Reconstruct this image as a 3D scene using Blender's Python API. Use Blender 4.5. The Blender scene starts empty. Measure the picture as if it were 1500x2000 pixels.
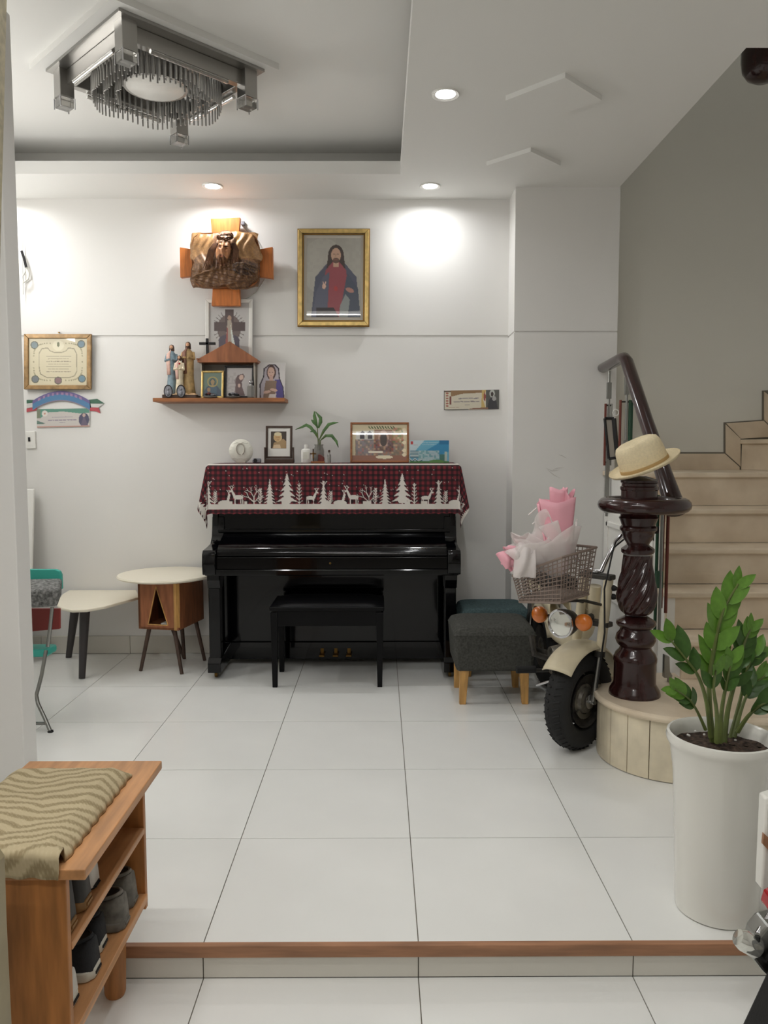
import bpy, math, random
import numpy as np
from mathutils import Vector, Matrix
random.seed(7)
R = math.radians
S = bpy.context.scene
COL = S.collection
# ------------------------------------------------------------------ camera, world, exposure
CAMH = 1.37093
F_PX, PITCH, YAW, ROLL = 1528.07, .0785517, .00478895, .00120804
_f = Vector((math.sin(YAW)*math.cos(PITCH), math.cos(YAW)*math.cos(PITCH), -math.sin(PITCH)))
_r0 = Vector((math.cos(YAW), -math.sin(YAW), 0)); _d0 = _f.cross(_r0)
_r = math.cos(ROLL)*_r0 + math.sin(ROLL)*_d0; _d = -math.sin(ROLL)*_r0 + math.cos(ROLL)*_d0
cd = bpy.data.cameras.new('camera'); cam = bpy.data.objects.new('camera', cd); COL.objects.link(cam)
cd.sensor_fit = 'HORIZONTAL'; cd.sensor_width = 36; cd.lens = F_PX/1500*36; cd.clip_start = .05; cd.clip_end = 60
cam.matrix_world = Matrix(((_r.x, -_d.x, -_f.x, 0), (_r.y, -_d.y, -_f.y, 0), (_r.z, -_d.z, -_f.z, CAMH), (0, 0, 0, 1)))
S.camera = cam
def W(u, v, Y):
    """point of the room at depth Y that the photograph shows at (u, v)"""
    d = _r*(u-750)/F_PX + _d*(v-1000)/F_PX + _f
    t = Y/d.y
    return Vector((d.x*t, Y, CAMH+d.z*t))
def WZ(u, v, z):
    d = _r*(u-750)/F_PX + _d*(v-1000)/F_PX + _f
    t = (z-CAMH)/d.z
    return Vector((d.x*t, d.y*t, z))
w = bpy.data.worlds.new('world'); S.world = w; w.use_nodes = True
w.node_tree.nodes['Background'].inputs[0].default_value = (.9, .95, 1, 1)
w.node_tree.nodes['Background'].inputs[1].default_value = .15
S.view_settings.view_transform = 'Standard'; S.view_settings.look = 'None'
S.view_settings.exposure = 0.08; S.view_settings.gamma = 1; S.view_settings.use_curve_mapping = False
S.cycles.caustics_reflective = False; S.cycles.caustics_refractive = False
S.cycles.transmission_bounces = 5; S.cycles.transparent_max_bounces = 6; S.cycles.glossy_bounces = 3; S.cycles.max_bounces = 8
S.cycles.adaptive_threshold = .05
LIGHT_DOWN, LIGHT_TUBE, LIGHT_WALL = 3.5, 17.0, 13.5
# ------------------------------------------------------------------ materials
def lin(c):
    c = np.asarray(c, float)/255
    return np.where(c <= .04045, c/12.92, ((c+.055)/1.055)**2.4)
def L(*c):
    return tuple(float(x) for x in lin(c))+(1,)
MATS = {}
def mat(name, rgb, rough=.5, metal=0, var=0, scale=8, bump=0, bscale=60, coat=0, trans=0, ior=1.45, alpha=1, emit=0, spec=.5, stretch=None, rgb2=None, sss=0):
    m = bpy.data.materials.new(name); m.use_nodes = True; MATS[name] = m
    nt = m.node_tree; b = nt.nodes['Principled BSDF']
    b.inputs['Base Color'].default_value = L(*rgb); b.inputs['Roughness'].default_value = rough
    b.inputs['Metallic'].default_value = metal; b.inputs['Coat Weight'].default_value = coat
    b.inputs['Transmission Weight'].default_value = trans; b.inputs['IOR'].default_value = ior
    b.inputs['Alpha'].default_value = alpha; b.inputs['Specular IOR Level'].default_value = spec
    if emit:
        b.inputs['Emission Color'].default_value = L(*rgb); b.inputs['Emission Strength'].default_value = emit
    if var or rgb2 or bump:
        tc = nt.nodes.new('ShaderNodeTexCoord'); mp = nt.nodes.new('ShaderNodeMapping')
        nt.links.new(tc.outputs['Object'], mp.inputs[0])
        if stretch: mp.inputs['Scale'].default_value = stretch
    if var or rgb2:
        n = nt.nodes.new('ShaderNodeTexNoise'); n.inputs['Scale'].default_value = scale; n.inputs['Detail'].default_value = 3
        nt.links.new(mp.outputs[0], n.inputs['Vector'])
        cr = nt.nodes.new('ShaderNodeValToRGB'); cr.color_ramp.elements[0].position = .3; cr.color_ramp.elements[1].position = .7
        c = np.array(rgb, float)
        cr.color_ramp.elements[0].color = L(*np.clip(c*(1-var), 0, 255))
        cr.color_ramp.elements[1].color = L(*(rgb2 if rgb2 else np.clip(c*(1+var), 0, 255)))
        nt.links.new(n.outputs['Fac'], cr.inputs[0]); nt.links.new(cr.outputs[0], b.inputs['Base Color'])
    if bump:
        n2 = nt.nodes.new('ShaderNodeTexNoise'); n2.inputs['Scale'].default_value = bscale; n2.inputs['Detail'].default_value = 2
        nt.links.new(mp.outputs[0], n2.inputs['Vector'])
        bp = nt.nodes.new('ShaderNodeBump'); bp.inputs['Strength'].default_value = bump; bp.inputs['Distance'].default_value = .01
        nt.links.new(n2.outputs['Fac'], bp.inputs['Height']); nt.links.new(bp.outputs[0], b.inputs['Normal'])
    return m
def print_mat(name, rough=.5, coat=0, metal=0, bump=0):
    m = bpy.data.materials.new(name); m.use_nodes = True; MATS[name] = m
    nt = m.node_tree; b = nt.nodes['Principled BSDF']
    a = nt.nodes.new('ShaderNodeAttribute'); a.attribute_name = 'Col'
    nt.links.new(a.outputs['Color'], b.inputs['Base Color'])
    b.inputs['Roughness'].default_value = rough; b.inputs['Coat Weight'].default_value = coat; b.inputs['Coat Roughness'].default_value = .02
    b.inputs['Metallic'].default_value = metal
    return m
mat('wall', (234, 232, 228), .6)
mat('stair_wall_shaded', (226, 224, 214), .7)  # same paint as the other walls, greyed for the stairwell's shade
mat('ceiling', (238, 237, 233), .7)
mat('tile', (238, 238, 234), .16, var=.02, scale=2.2, rgb2=(240, 240, 236), spec=.4)
mat('grout', (120, 114, 102), .8)
mat('riser_tile', (214, 210, 200), .25, var=.02, scale=3)
mat('trim_wood', (160, 116, 86), .5, var=.12, scale=5, stretch=(1, 10, 10))
mat('marble', (224, 205, 178), .3, var=.06, scale=6, rgb2=(230, 214, 190))
mat('plinth_stone', (224, 212, 186), .4, var=.06, scale=9)
mat('granite', (178, 168, 140), .5, var=.12, scale=90)
mat('casing_marble', (150, 138, 108), .4, var=.1, scale=7)
mat('black_lacquer', (5, 5, 7), .1, coat=.25, spec=.3)
mat('black_satin', (7, 7, 9), .4, spec=.2)
mat('brass', (120, 92, 48), .4, metal=1)
mat('gold', (208, 178, 114), .34, metal=.7, var=.1, scale=30)
mat('gold_brown', (150, 120, 80), .4, metal=.25, var=.15, scale=30)
mat('gold_dark', (140, 104, 48), .4, metal=.7)
mat('chrome', (205, 205, 208), .12, metal=1)
mat('steel', (150, 150, 146), .3, metal=1)
mat('wood_red', (46, 21, 20), .2, var=.18, scale=9, coat=.35, stretch=(4, 4, 1))
mat('wood_cross', (196, 116, 58), .4, var=.12, scale=6, stretch=(8, 8, 1))
mat('wood_shelf', (150, 96, 58), .5, var=.15, scale=5, stretch=(1, 8, 8))
mat('wood_bench', (176, 118, 66), .45, var=.14, scale=5, stretch=(8, 8, 1))
mat('wood_bench_top', (192, 140, 94), .42, var=.1, scale=5, stretch=(8, 1, 8))
mat('wood_leg', (196, 150, 88), .5, var=.15, scale=6, stretch=(6, 6, 1))
mat('wood_walnut', (152, 96, 64), .45, var=.14, scale=6, stretch=(6, 6, 1))
mat('wood_dark_leg', (74, 56, 46), .5, var=.15, scale=8, stretch=(6, 6, 1))
mat('leg_slate', (62, 58, 58), .5)
mat('table_white', (240, 232, 212), .3)
mat('white_paint', (236, 234, 228), .4)
mat('white_gloss', (236, 234, 226), .12, coat=.5)
mat('grey_mount', (178, 170, 158), .6)
mat('black_frame', (24, 22, 24), .4)
mat('brown_frame', (72, 54, 44), .45, var=.1)
mat('fabric_grey', (74, 74, 70), .95, var=.14, scale=90, bump=.25, bscale=400, spec=.1)
mat('fabric_teal', (72, 88, 90), .95, var=.12, scale=90, bump=.25, bscale=400, spec=.1)
mat('fabric_dark', (118, 118, 116), .95, var=.3, scale=70, bump=.5, bscale=160, spec=.1)
mat('teal_plastic', (64, 176, 160), .4)
mat('red_plastic', (150, 62, 58), .5)
mat('rubber', (30, 30, 30), .75, bump=.15, bscale=200)
mat('cream_paint', (222, 210, 180), .35, var=.05, scale=10)
mat('engine', (104, 100, 92), .45, metal=.6, var=.3, scale=30)
mat('dark_metal', (62, 59, 55), .5, metal=.3, var=.2, scale=30)
mat('amber', (206, 110, 28), .25, coat=.5, spec=.6)
mat('lens', (225, 225, 218), .08, metal=.75)
mat('wire', (138, 122, 112), .5, metal=.2)
mat('pink_paper', (236, 172, 184), .6, sss=0)
mat('straw', (228, 212, 176), .8, var=.03, scale=120, bump=.3, bscale=300)
mat('straw_band', (190, 160, 112), .8)
mat('pot', (232, 230, 222), .18, coat=.4)
mat('soil', (58, 46, 38), .95, var=.5, scale=60, bump=1, bscale=60)
mat('leaf', (64, 98, 40), .32, var=.12, scale=3)
mat('leaf_young', (98, 140, 52), .32, var=.1, scale=3)
mat('stem', (98, 110, 58), .45, var=.15, scale=12)
mat('leaf_vase', (86, 120, 70), .45, var=.2, scale=20)
mat('red_lens', (170, 30, 34), .25, coat=.5)
mat('copper', (132, 84, 52), .34, metal=.55, var=.35, scale=14)
mat('skin_bronze', (176, 108, 72), .3, metal=.35, var=.12, scale=12)
mat('hair_bronze', (98, 66, 46), .4, metal=.35, var=.3, scale=20)
mat('glass', (235, 240, 240), .03, trans=1, ior=1.45)
mat('crystal', (206, 204, 198), .12, trans=.75, ior=1.45)
mat('mirror', (168, 166, 162), .28, metal=.9)
mat('smoke_rod', (190, 188, 184), .18, metal=.3)
mat('led', (255, 255, 255), .5, emit=22)
mat('tube', (255, 253, 248), .5, emit=6)
for _m in ('led', 'tube'): MATS[_m].cycles.emission_sampling = 'NONE'
w.cycles.sampling_method = 'NONE'
mat('cable_white', (210, 208, 200), .5)
mat('cable_black', (26, 26, 26), .6)
mat('plastic_white', (236, 234, 228), .35)
mat('rod_red', (110, 52, 40), .5); mat('rod_green', (46, 84, 62), .5)
mat('figure_skin', (214, 164, 130), .5); mat('figure_hair', (72, 48, 34), .6)
mat('robe_blue', (122, 142, 152), .5, var=.15, scale=30); mat('robe_pink', (214, 176, 162), .5, var=.1, scale=30)
mat('robe_tan', (186, 156, 108), .5, var=.15, scale=30); mat('robe_cream', (228, 214, 186), .5, var=.08, scale=30)
mat('robe_brown', (124, 84, 66), .5, var=.15, scale=30); mat('figure_base', (206, 172, 132), .5, var=.2, scale=30)
mat('pewter', (128, 128, 134), .4, metal=.6, var=.2, scale=80)
mat('shell', (226, 224, 212), .35, var=.06, scale=14)
mat('shoe_black', (34, 35, 38), .8, bump=.2, bscale=250); mat('shoe_grey', (112, 108, 100), .75, var=.2, scale=30)
mat('shoe_boot', (50, 48, 46), .55, var=.2, scale=12); mat('shoe_white', (214, 210, 202), .6)
mat('sole_white', (204, 200, 186), .6); mat('sole_tan', (150, 112, 66), .6); mat('shoe_lining', (28, 26, 26), .9)
mat('trinket_red', (104, 50, 44), .5, var=.3, scale=30)
print_mat('print', .55); print_mat('print_glazed', .4, coat=.6); print_mat('print_cloth', .92); print_mat('print_relief', .5, metal=.1)
# tulle: a veil that lets most light through
m = bpy.data.materials.new('tulle'); m.use_nodes = True; MATS['tulle'] = m
nt = m.node_tree; b = nt.nodes['Principled BSDF']; b.inputs['Base Color'].default_value = L(255, 247, 244); b.inputs['Roughness'].default_value = .8; b.inputs['Alpha'].default_value = .42
# ------------------------------------------------------------------ mesh helpers
ORG = {}
class MB:
    def __init__(s, M=None): s.v = []; s.f = []; s.M = M
    def add(s, vs, fs):
        o = len(s.v)
        for p in vs:
            p = Vector(p)
            s.v.append(s.M @ p if s.M else p)
        s.f += [tuple(i+o for i in q) for q in fs]
        return s
    def box(s, a, b):
        x0, y0, z0 = a; x1, y1, z1 = b
        return s.add([(x0, y0, z0), (x1, y0, z0), (x1, y1, z0), (x0, y1, z0), (x0, y0, z1), (x1, y0, z1), (x1, y1, z1), (x0, y1, z1)],
                     [(0, 3, 2, 1), (4, 5, 6, 7), (0, 1, 5, 4), (1, 2, 6, 5), (2, 3, 7, 6), (3, 0, 4, 7)])
    def hexa(s, lo, hi):   # two quads, corresponding corners
        return s.add(list(lo)+list(hi), [(3, 2, 1, 0), (4, 5, 6, 7), (0, 1, 5, 4), (1, 2, 6, 5), (2, 3, 7, 6), (3, 0, 4, 7)])
    def prism(s, poly, fn, a, b):   # poly 2-D; fn(u, v, t) -> point ; extruded a..b
        n = len(poly)
        vs = [fn(u, v, a) for u, v in poly]+[fn(u, v, b) for u, v in poly]
        fs = [tuple(range(n-1, -1, -1)), tuple(range(n, 2*n))]+[(i, (i+1) % n, n+(i+1) % n, n+i) for i in range(n)]
        return s.add(vs, fs)
    def tube(s, pts, r, n=8, cap=True, flat=1):
        pts = [Vector(p) for p in pts]; k = len(pts)
        rs = r if hasattr(r, '__len__') else [r]*k
        vs = []; fs = []; up = None
        for i, p in enumerate(pts):
            t = (pts[min(i+1, k-1)]-pts[max(i-1, 0)]).normalized()
            if up is None:
                up = Vector((0, 0, 1)) if abs(t.z) < .9 else Vector((0, 1, 0))
            a = t.cross(up).normalized(); bb = a.cross(t).normalized(); up = bb
            for j in range(n):
                th = 2*math.pi*j/n
                vs.append(p+a*math.cos(th)*rs[i]+bb*math.sin(th)*rs[i]*flat)
        for i in range(k-1):
            for j in range(n):
                fs.append((i*n+j, i*n+(j+1) % n, (i+1)*n+(j+1) % n, (i+1)*n+j))
        if cap: fs += [tuple(range(n-1, -1, -1)), tuple(range((k-1)*n, k*n))]
        return s.add(vs, fs)
    def lathe(s, prof, c=(0, 0, 0), n=32, axis='z', a0=0, a1=2*math.pi, fluted=None):
        full = abs(a1-a0-2*math.pi) < 1e-6; m = n if full else n+1
        vs = []
        for i, (r, z) in enumerate(prof):
            for j in range(m):
                th = a0+(a1-a0)*j/n
                rr = r
                if fluted: rr = r*fluted(i, th, z)
                x, y = rr*math.cos(th), rr*math.sin(th)
                if axis == 'z': p = (x, y, z)
                elif axis == 'y': p = (x, z, y)
                else: p = (z, x, y)
                vs.append((p[0]+c[0], p[1]+c[1], p[2]+c[2]))
        fs = []
        for i in range(len(prof)-1):
            for j in range(n):
                q = (i*m+j, i*m+(j+1) % m, (i+1)*m+(j+1) % m, (i+1)*m+j)
                fs.append(q if axis != 'y' else q[::-1])
        if full:
            fs += [tuple(range(m-1, -1, -1)), tuple(range((len(prof)-1)*m, len(prof)*m))]
        return s.add(vs, fs)
    def ball(s, c, r, n=16, sq=(1, 1, 1)):
        prof = [(max(1e-4, math.sin(math.pi*i/(n//2))), -math.cos(math.pi*i/(n//2))) for i in range(n//2+1)]
        o = len(s.v); vs = []
        m = MB().lathe(prof, n=n)
        return s.add([(c[0]+p.x*r*sq[0], c[1]+p.y*r*sq[1], c[2]+p.z*r*sq[2]) for p in m.v], m.f)
    def torus(s, c, Rr, r, n=32, k=12, axis='z', sq=1):
        vs = []; fs = []
        for i in range(n):
            a = 2*math.pi*i/n
            for j in range(k):
                bq = 2*math.pi*j/k
                rr = Rr+r*math.cos(bq); h = r*sq*math.sin(bq)
                x, y = rr*math.cos(a), rr*math.sin(a)
                p = (x, y, h) if axis == 'z' else ((x, h, y) if axis == 'y' else (h, x, y))
                vs.append((p[0]+c[0], p[1]+c[1], p[2]+c[2]))
        for i in range(n):
            for j in range(k):
                fs.append((i*k+j, ((i+1) % n)*k+j, ((i+1) % n)*k+(j+1) % k, i*k+(j+1) % k))
        return s.add(vs, fs)
    def grid(s, fn, nu, nv, close_u=False):
        vs = [fn(i/(nu-1), j/(nv-1)) for j in range(nv) for i in range(nu)]
        fs = [(j*nu+i, j*nu+i+1, (j+1)*nu+i+1, (j+1)*nu+i) for j in range(nv-1) for i in range(nu-1)]
        return s.add(vs, fs)
    def build(s, name, m, parent=None, smooth=True, bev=0, solid=0, sub=0, kind=None, angle=40):
        o0 = ORG.get(parent.name, Vector((0, 0, 0))) if parent else Vector((0, 0, 0))
        me = bpy.data.meshes.new(name)
        me.from_pydata([tuple(p-o0) for p in s.v], [], s.f); me.update()
        me.materials.append(MATS[m])
        if smooth:
            me.polygons.foreach_set('use_smooth', [True]*len(me.polygons)); me.set_sharp_from_angle(angle=R(angle))
        o = bpy.data.objects.new(name, me); COL.objects.link(o)
        if parent: o.parent = parent
        ORG[o.name] = o0
        if kind: o['kind'] = kind
        if bev:
            q = o.modifiers.new('bevel', 'BEVEL'); q.width = bev; q.segments = 2; q.limit_method = 'ANGLE'; q.angle_limit = R(35)
        if solid:
            q = o.modifiers.new('solid', 'SOLIDIFY'); q.thickness = solid; q.offset = 0
        if sub:
            q = o.modifiers.new('sub', 'SUBSURF'); q.levels = sub; q.render_levels = sub
        return o
def tag(o, label, cat, group=None):
    o['label'] = label; o['category'] = cat
    if group: o['group'] = group
    return o
def thing(name, label, cat, loc=(0, 0, 0), group=None):
    o = bpy.data.objects.new(name, None); COL.objects.link(o); o.location = loc; o.empty_display_size = .05
    ORG[o.name] = Vector(loc)
    return tag(o, label, cat, group)
def struct(o, label=None):
    o['kind'] = 'structure'
    if label: o['label'] = label
    return o
def piece(name, mesh, loc, parent, rot=None):
    o = bpy.data.objects.new(name, mesh); COL.objects.link(o); o.parent = parent
    o0 = ORG.get(parent.name, Vector((0, 0, 0)))
    o.location = Vector(loc)-o0; ORG[o.name] = o0
    if rot is not None: o.rotation_euler = rot
    return o
# ------------------------------------------------------------------ flat print painter
class Canvas:
    """u to the right, v downwards, both in the units given at creation"""
    def __init__(s, u0, v0, u1, v1, nu, nv, bg):
        s.nu, s.nv = nu, nv
        s.U, s.V = np.meshgrid(np.linspace(u0, u1, nu), np.linspace(v0, v1, nv))
        s.C = np.zeros((nv, nu, 3)); s.C[:] = lin(bg)
        s.rng = np.random.default_rng(3)
    def put(s, m, c, a=1):
        s.C[m] = s.C[m]*(1-a)+lin(c)*a; return s
    def ell(s, cx, cy, rx, ry, c, ang=0, a=1):
        x, y = s.U-cx, s.V-cy; t = R(ang)
        xr, yr = x*math.cos(t)+y*math.sin(t), -x*math.sin(t)+y*math.cos(t)
        return s.put((xr/rx)**2+(yr/ry)**2 < 1, c, a)
    def ring(s, cx, cy, rx, ry, wd, c):
        d = np.sqrt(((s.U-cx)/rx)**2+((s.V-cy)/ry)**2)
        return s.put(np.abs(d-1) < wd/min(rx, ry), c)
    def rect(s, x0, y0, x1, y1, c, a=1):
        return s.put((s.U >= x0) & (s.U <= x1) & (s.V >= y0) & (s.V <= y1), c, a)
    def poly(s, pts, c, a=1):
        ins = np.zeros(s.U.shape, bool); n = len(pts)
        for i in range(n):
            x0, y0 = pts[i]; x1, y1 = pts[(i+1) % n]
            if y0 == y1: continue
            cond = ((y0 > s.V) != (y1 > s.V)) & (s.U < (x1-x0)*(s.V-y0)/(y1-y0)+x0)
            ins ^= cond
        return s.put(ins, c, a)
    def line(s, pts, wd, c, a=1):
        m = np.zeros(s.U.shape, bool)
        for (x0, y0), (x1, y1) in zip(pts[:-1], pts[1:]):
            dx, dy = x1-x0, y1-y0; l2 = dx*dx+dy*dy+1e-12
            t = np.clip(((s.U-x0)*dx+(s.V-y0)*dy)/l2, 0, 1)
            m |= (s.U-x0-t*dx)**2+(s.V-y0-t*dy)**2 < (wd/2)**2
        return s.put(m, c, a)
    def script(s, x0, x1, y, h, c, seed=0):   # a row of writing too small to read
        rg = random.Random(seed); x = x0
        while x < x1:
            wl = rg.uniform(h*1.2, h*3.4); xe = min(x+wl, x1)
            s.line([(x, y+rg.uniform(-.1, .1)*h), (xe, y)], h*.55, c, .75); x = xe+h*.7
        return s
    def speckle(s, mask, cols, seed=1, a=.6, cell=3):
        rg = np.random.default_rng(seed)
        idx = rg.integers(0, len(cols), (s.nv//cell+1, s.nu//cell+1))
        idx = np.kron(idx, np.ones((cell, cell), int))[:s.nv, :s.nu]
        cl = np.array([lin(c) for c in cols])[idx]
        s.C[mask] = s.C[mask]*(1-a)+cl[mask]*a
        return s
def set_cols(o, cv):
    me = o.data; at = me.color_attributes.new('Col', 'FLOAT_COLOR', 'POINT')
    arr = np.ones((cv.nv*cv.nu, 4)); arr[:, :3] = cv.C.reshape(-1, 3)
    full = np.ones((len(me.vertices), 4)); full[:len(arr)] = arr
    at.data.foreach_set('color', full.ravel())
def print_sheet(name, cv, tl, tr, bl, parent=None, m='print', thick=0):
    """a printed sheet: corners top-left, top-right, bottom-left"""
    tl, tr, bl = Vector(tl), Vector(tr), Vector(bl)
    mb = MB().grid(lambda a, b: tl+(tr-tl)*a+(bl-tl)*b, cv.nu, cv.nv)
    if thick:
        n = (bl-tl).cross(tr-tl).normalized()*-thick   # behind the sheet
        br = tr+bl-tl
        q = [p+n*.02 for p in (tl, tr, br, bl)]; h = [p+n for p in (tl, tr, br, bl)]
        mb.add(q+h, [(0, 1, 5, 4), (1, 2, 6, 5), (2, 3, 7, 6), (3, 0, 4, 7), (7, 6, 5, 4)])
    o = mb.build(name, m, parent, smooth=False)
    # corner order gives normals towards the viewer
    set_cols(o, cv)
    return o
def frame_rect(parent, name, tl, tr, bl, wd, depth, m, inner=None, bev=.003):
    """a picture frame of four mitred bars around the given outer rectangle"""
    tl, tr, bl = Vector(tl), Vector(tr), Vector(bl); br = tr+bl-tl
    ex = (tr-tl).normalized(); ey = (bl-tl).normalized(); n = ey.cross(ex).normalized()   # towards viewer
    if n.y > 0: n = -n
    o = [tl, tr, br, bl]; i = [tl+ex*wd+ey*wd, tr-ex*wd+ey*wd, br-ex*wd-ey*wd, bl+ex*wd-ey*wd]
    for k in range(4):
        a, b2, c, d = o[k], o[(k+1) % 4], i[(k+1) % 4], i[k]
        MB().hexa([p-n*0 for p in (a, b2, c, d)], [p+n*depth for p in (a, b2, c, d)]).build(name, m, parent, smooth=False, bev=bev)
# ------------------------------------------------------------------ the setting
YW, YP, ZC, XL, XR, YF = 5.23, 5.0, 3.0, -2.75, 2.85, -2.2
STEP_Y, LOW = 2.085, -.098
GX, GY, T = .1046, 2.0758, .6
fl = struct(MB().box((XL, STEP_Y, -.25), (XR, YW, -.004)).build('floor', 'grout', smooth=False))
lf = struct(MB().box((XL, YF, -.25), (XR, STEP_Y, LOW-.004)).build('floor_front', 'grout', smooth=False))
tile_mesh = {}
def tile_piece(x0, x1, y0, y1, z, parent, m='tile', g=.0016):
    k = (round(x1-x0, 4), round(y1-y0, 4), m)
    if k not in tile_mesh:
        o = MB().box((g, g, -.006), (k[0]-g, k[1]-g, 0)).build('tile', m, None, smooth=False)
        tile_mesh[k] = o.data; bpy.data.objects.remove(o)
    piece('tile', tile_mesh[k], (x0, y0, z), parent)
for j in range(6):
    for i in range(-5, 5):
        x0, x1 = max(XL, GX+T*i), min(XR, GX+T*(i+1)); y0, y1 = max(STEP_Y, GY+T*j), min(YW, GY+T*(j+1))
        if x1-x0 > .02 and y1-y0 > .02: tile_piece(x0, x1, y0, y1, 0, fl)
for j in range(-4, 0):
    for i in range(-5, 5):
        x0, x1 = max(XL, GX+T*i), min(XR, GX+T*(i+1)); y0, y1 = GY+T*j, GY+T*(j+1)-(.001 if j < -1 else -.004)
        if x1-x0 > .02: tile_piece(x0, x1, y0, y1, LOW, lf)
# step: riser tiles and wooden nosing
rs = struct(MB().box((XL, STEP_Y-.002, LOW-.01), (XR, STEP_Y+.02, -.005)).build('trim_1', 'grout', smooth=False), 'tiled riser of the low floor step')
for i in range(-5, 5):
    x0, x1 = max(XL, GX+T*i)+.0016, min(XR, GX+T*(i+1))-.0016
    MB().box((x0, STEP_Y-.008, LOW+.003), (x1, STEP_Y-.001, -.032)).build('tile', 'riser_tile', rs, smooth=False)
struct(MB().box((XL, STEP_Y-.016, -.033), (XR, STEP_Y+.004, .0015)).build('trim_2', 'trim_wood', smooth=False, bev=.002), 'terracotta brown wooden nosing along the floor step')
# walls
GZ0, GZ1 = 2.113, 2.128
mb = MB().box((XL, YW, -.1), (.85, YW+.15, GZ0)).box((XL, YW, GZ1), (.85, YW+.15, 3.4)).box((XL, YW+.012, GZ0), (.85, YW+.15, GZ1))
struct(mb.build('wall_back', 'wall', smooth=False))
XPL, XPR = .845, 1.497
mb = MB().box((XPL, YP, -.1), (XPR, YW+.15, GZ0-.004)).box((XPL, YP, GZ1-.008), (XPR, YW+.15, 3.4)).box((XPL+.006, YP+.008, GZ0-.004), (XPR-.001, YW+.15, GZ1-.008))
struct(mb.build('wall_pillar', 'wall', smooth=False))
struct(MB().box((XPR, YW, -.1), (XR, YW+.15, 5.6)).build('wall_stair', 'stair_wall_shaded', smooth=False))
struct(MB().box((XL-.15, YF, -.25), (XL, YW, 3.4)).build('wall_left', 'wall', smooth=False))
struct(MB().box((XR, YF, -.25), (XR+.15, YW+.15, 5.6)).build('wall_right', 'wall', smooth=False))
struct(MB().box((XL-.15, YF-.15, -.25), (XR+.15, YF, 3.4)).build('wall_front', 'wall', smooth=False))
struct(MB().box((XL, 3.0, -.01), (-1.402, 3.115, 3.02)).build('wall_stub', 'wall', smooth=False, bev=.004))
for k, (a, b2, c3) in enumerate((((1066, 914), (1078, 920), (1092, 918)), ((1070, 918), (1082, 928), (1094, 934)), ((1091, 888), (1098, 890), (1107, 895)), ((1080, 917), (1090, 914), (1101, 913)))):
    MB().tube([W(*q, YP-.0005) for q in (a, b2, c3)], [.001, .003, .001], 5, flat=.3).build('scuff_mark', 'grey_mount', bpy.data.objects['wall_pillar'])
# ceiling with recessed tray and stair opening
TX0, TX1, TY0, TY1 = -2.35, .122, 1.75, 4.77
SX, SY = 1.49, 3.31
mb = MB().box((TX1, YF, ZC), (SX, YW, ZC+.075)).box((SX, YF, ZC), (XR, SY, ZC+.25)).box((XL, TY1, ZC), (TX1, YW, ZC+.075)).box((XL, YF, ZC), (TX1, TY0, ZC+.075)).box((XL, TY0, ZC), (TX0, TY1, ZC+.075))
struct(mb.build('ceiling', 'ceiling', smooth=False))
ZT = 3.23; c = .3
mb = MB().box((XL, TY0-c, ZT), (TX1+c, TY1+c, ZT+.05))
mb.box((TX1+c, TY0-c, ZC+.07), (TX1+c+.05, TY1+c, ZT+.05)).box((XL, TY1+c, ZC+.07), (TX1+c, TY1+c+.05, ZT+.05)).box((XL, TY0-c-.05, ZC+.07), (TX1+c, TY0-c, ZT+.05)).box((TX0-c-.05, TY0-c, ZC+.07), (TX0-c, TY1+c, ZT+.05))
struct(mb.build('ceiling_tray', 'ceiling', smooth=False))
struct(MB().box((SX-.12, SY, ZC+.07), (SX, YW, 5.6)).box((SX-.12, SY-.12, ZC+.2), (XR, SY, 5.6)).build('wall_stairwell', 'stair_wall_shaded', smooth=False))
struct(MB().box((SX-.12, SY-.12, 5.6), (XR+.15, YW+.15, 5.7)).build('ceiling_stairwell', 'ceiling', smooth=False))
# diamond shaped plaster panels on the ceiling
for cx, cy, h, z, hh, lab in ((.803, 3.74, .222, ZC, .022, 'nearer'), (.815, 4.568, .21, ZC, .022, 'farther'), (-1.085, 3.93, .6, ZT, .03, 'lamp')):
    o = MB().prism([(cx, cy-h), (cx+h, cy), (cx, cy+h), (cx-h, cy)], lambda u, v, t: (u, v, t), z-hh, z+.01).build('ceiling_panel', 'ceiling', smooth=False)
    struct(o, {'nearer': 'white diamond plaster panel on the ceiling, the one nearer the downlight', 'farther': 'smaller looking white diamond plaster panel on the ceiling near the pillar', 'lamp': 'large white diamond plaster panel above the crystal lamp'}[lab])
# baseboard tiles
bb = struct(MB().box((XL, YW-.003, 0), (XPL, YW+.01, .12)).build('baseboard_back', 'grout', smooth=False))
for i in range(-5, 2):
    x0, x1 = max(XL, GX+T*i)+.0012, min(XPL, GX+T*(i+1))-.0012
    if x1-x0 > .03: MB().box((x0, YW-.011, .002), (x1, YW-.001, .121)).build('tile', 'riser_tile', bb, smooth=False, bev=.0015)
bp = struct(MB().box((XPL-.002, YP-.004, 0), (XPR, YP+.01, .12)).box((XPL-.004, YP, 0), (XPL+.01, YW, .12)).build('baseboard_pillar', 'riser_tile', smooth=False))
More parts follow.
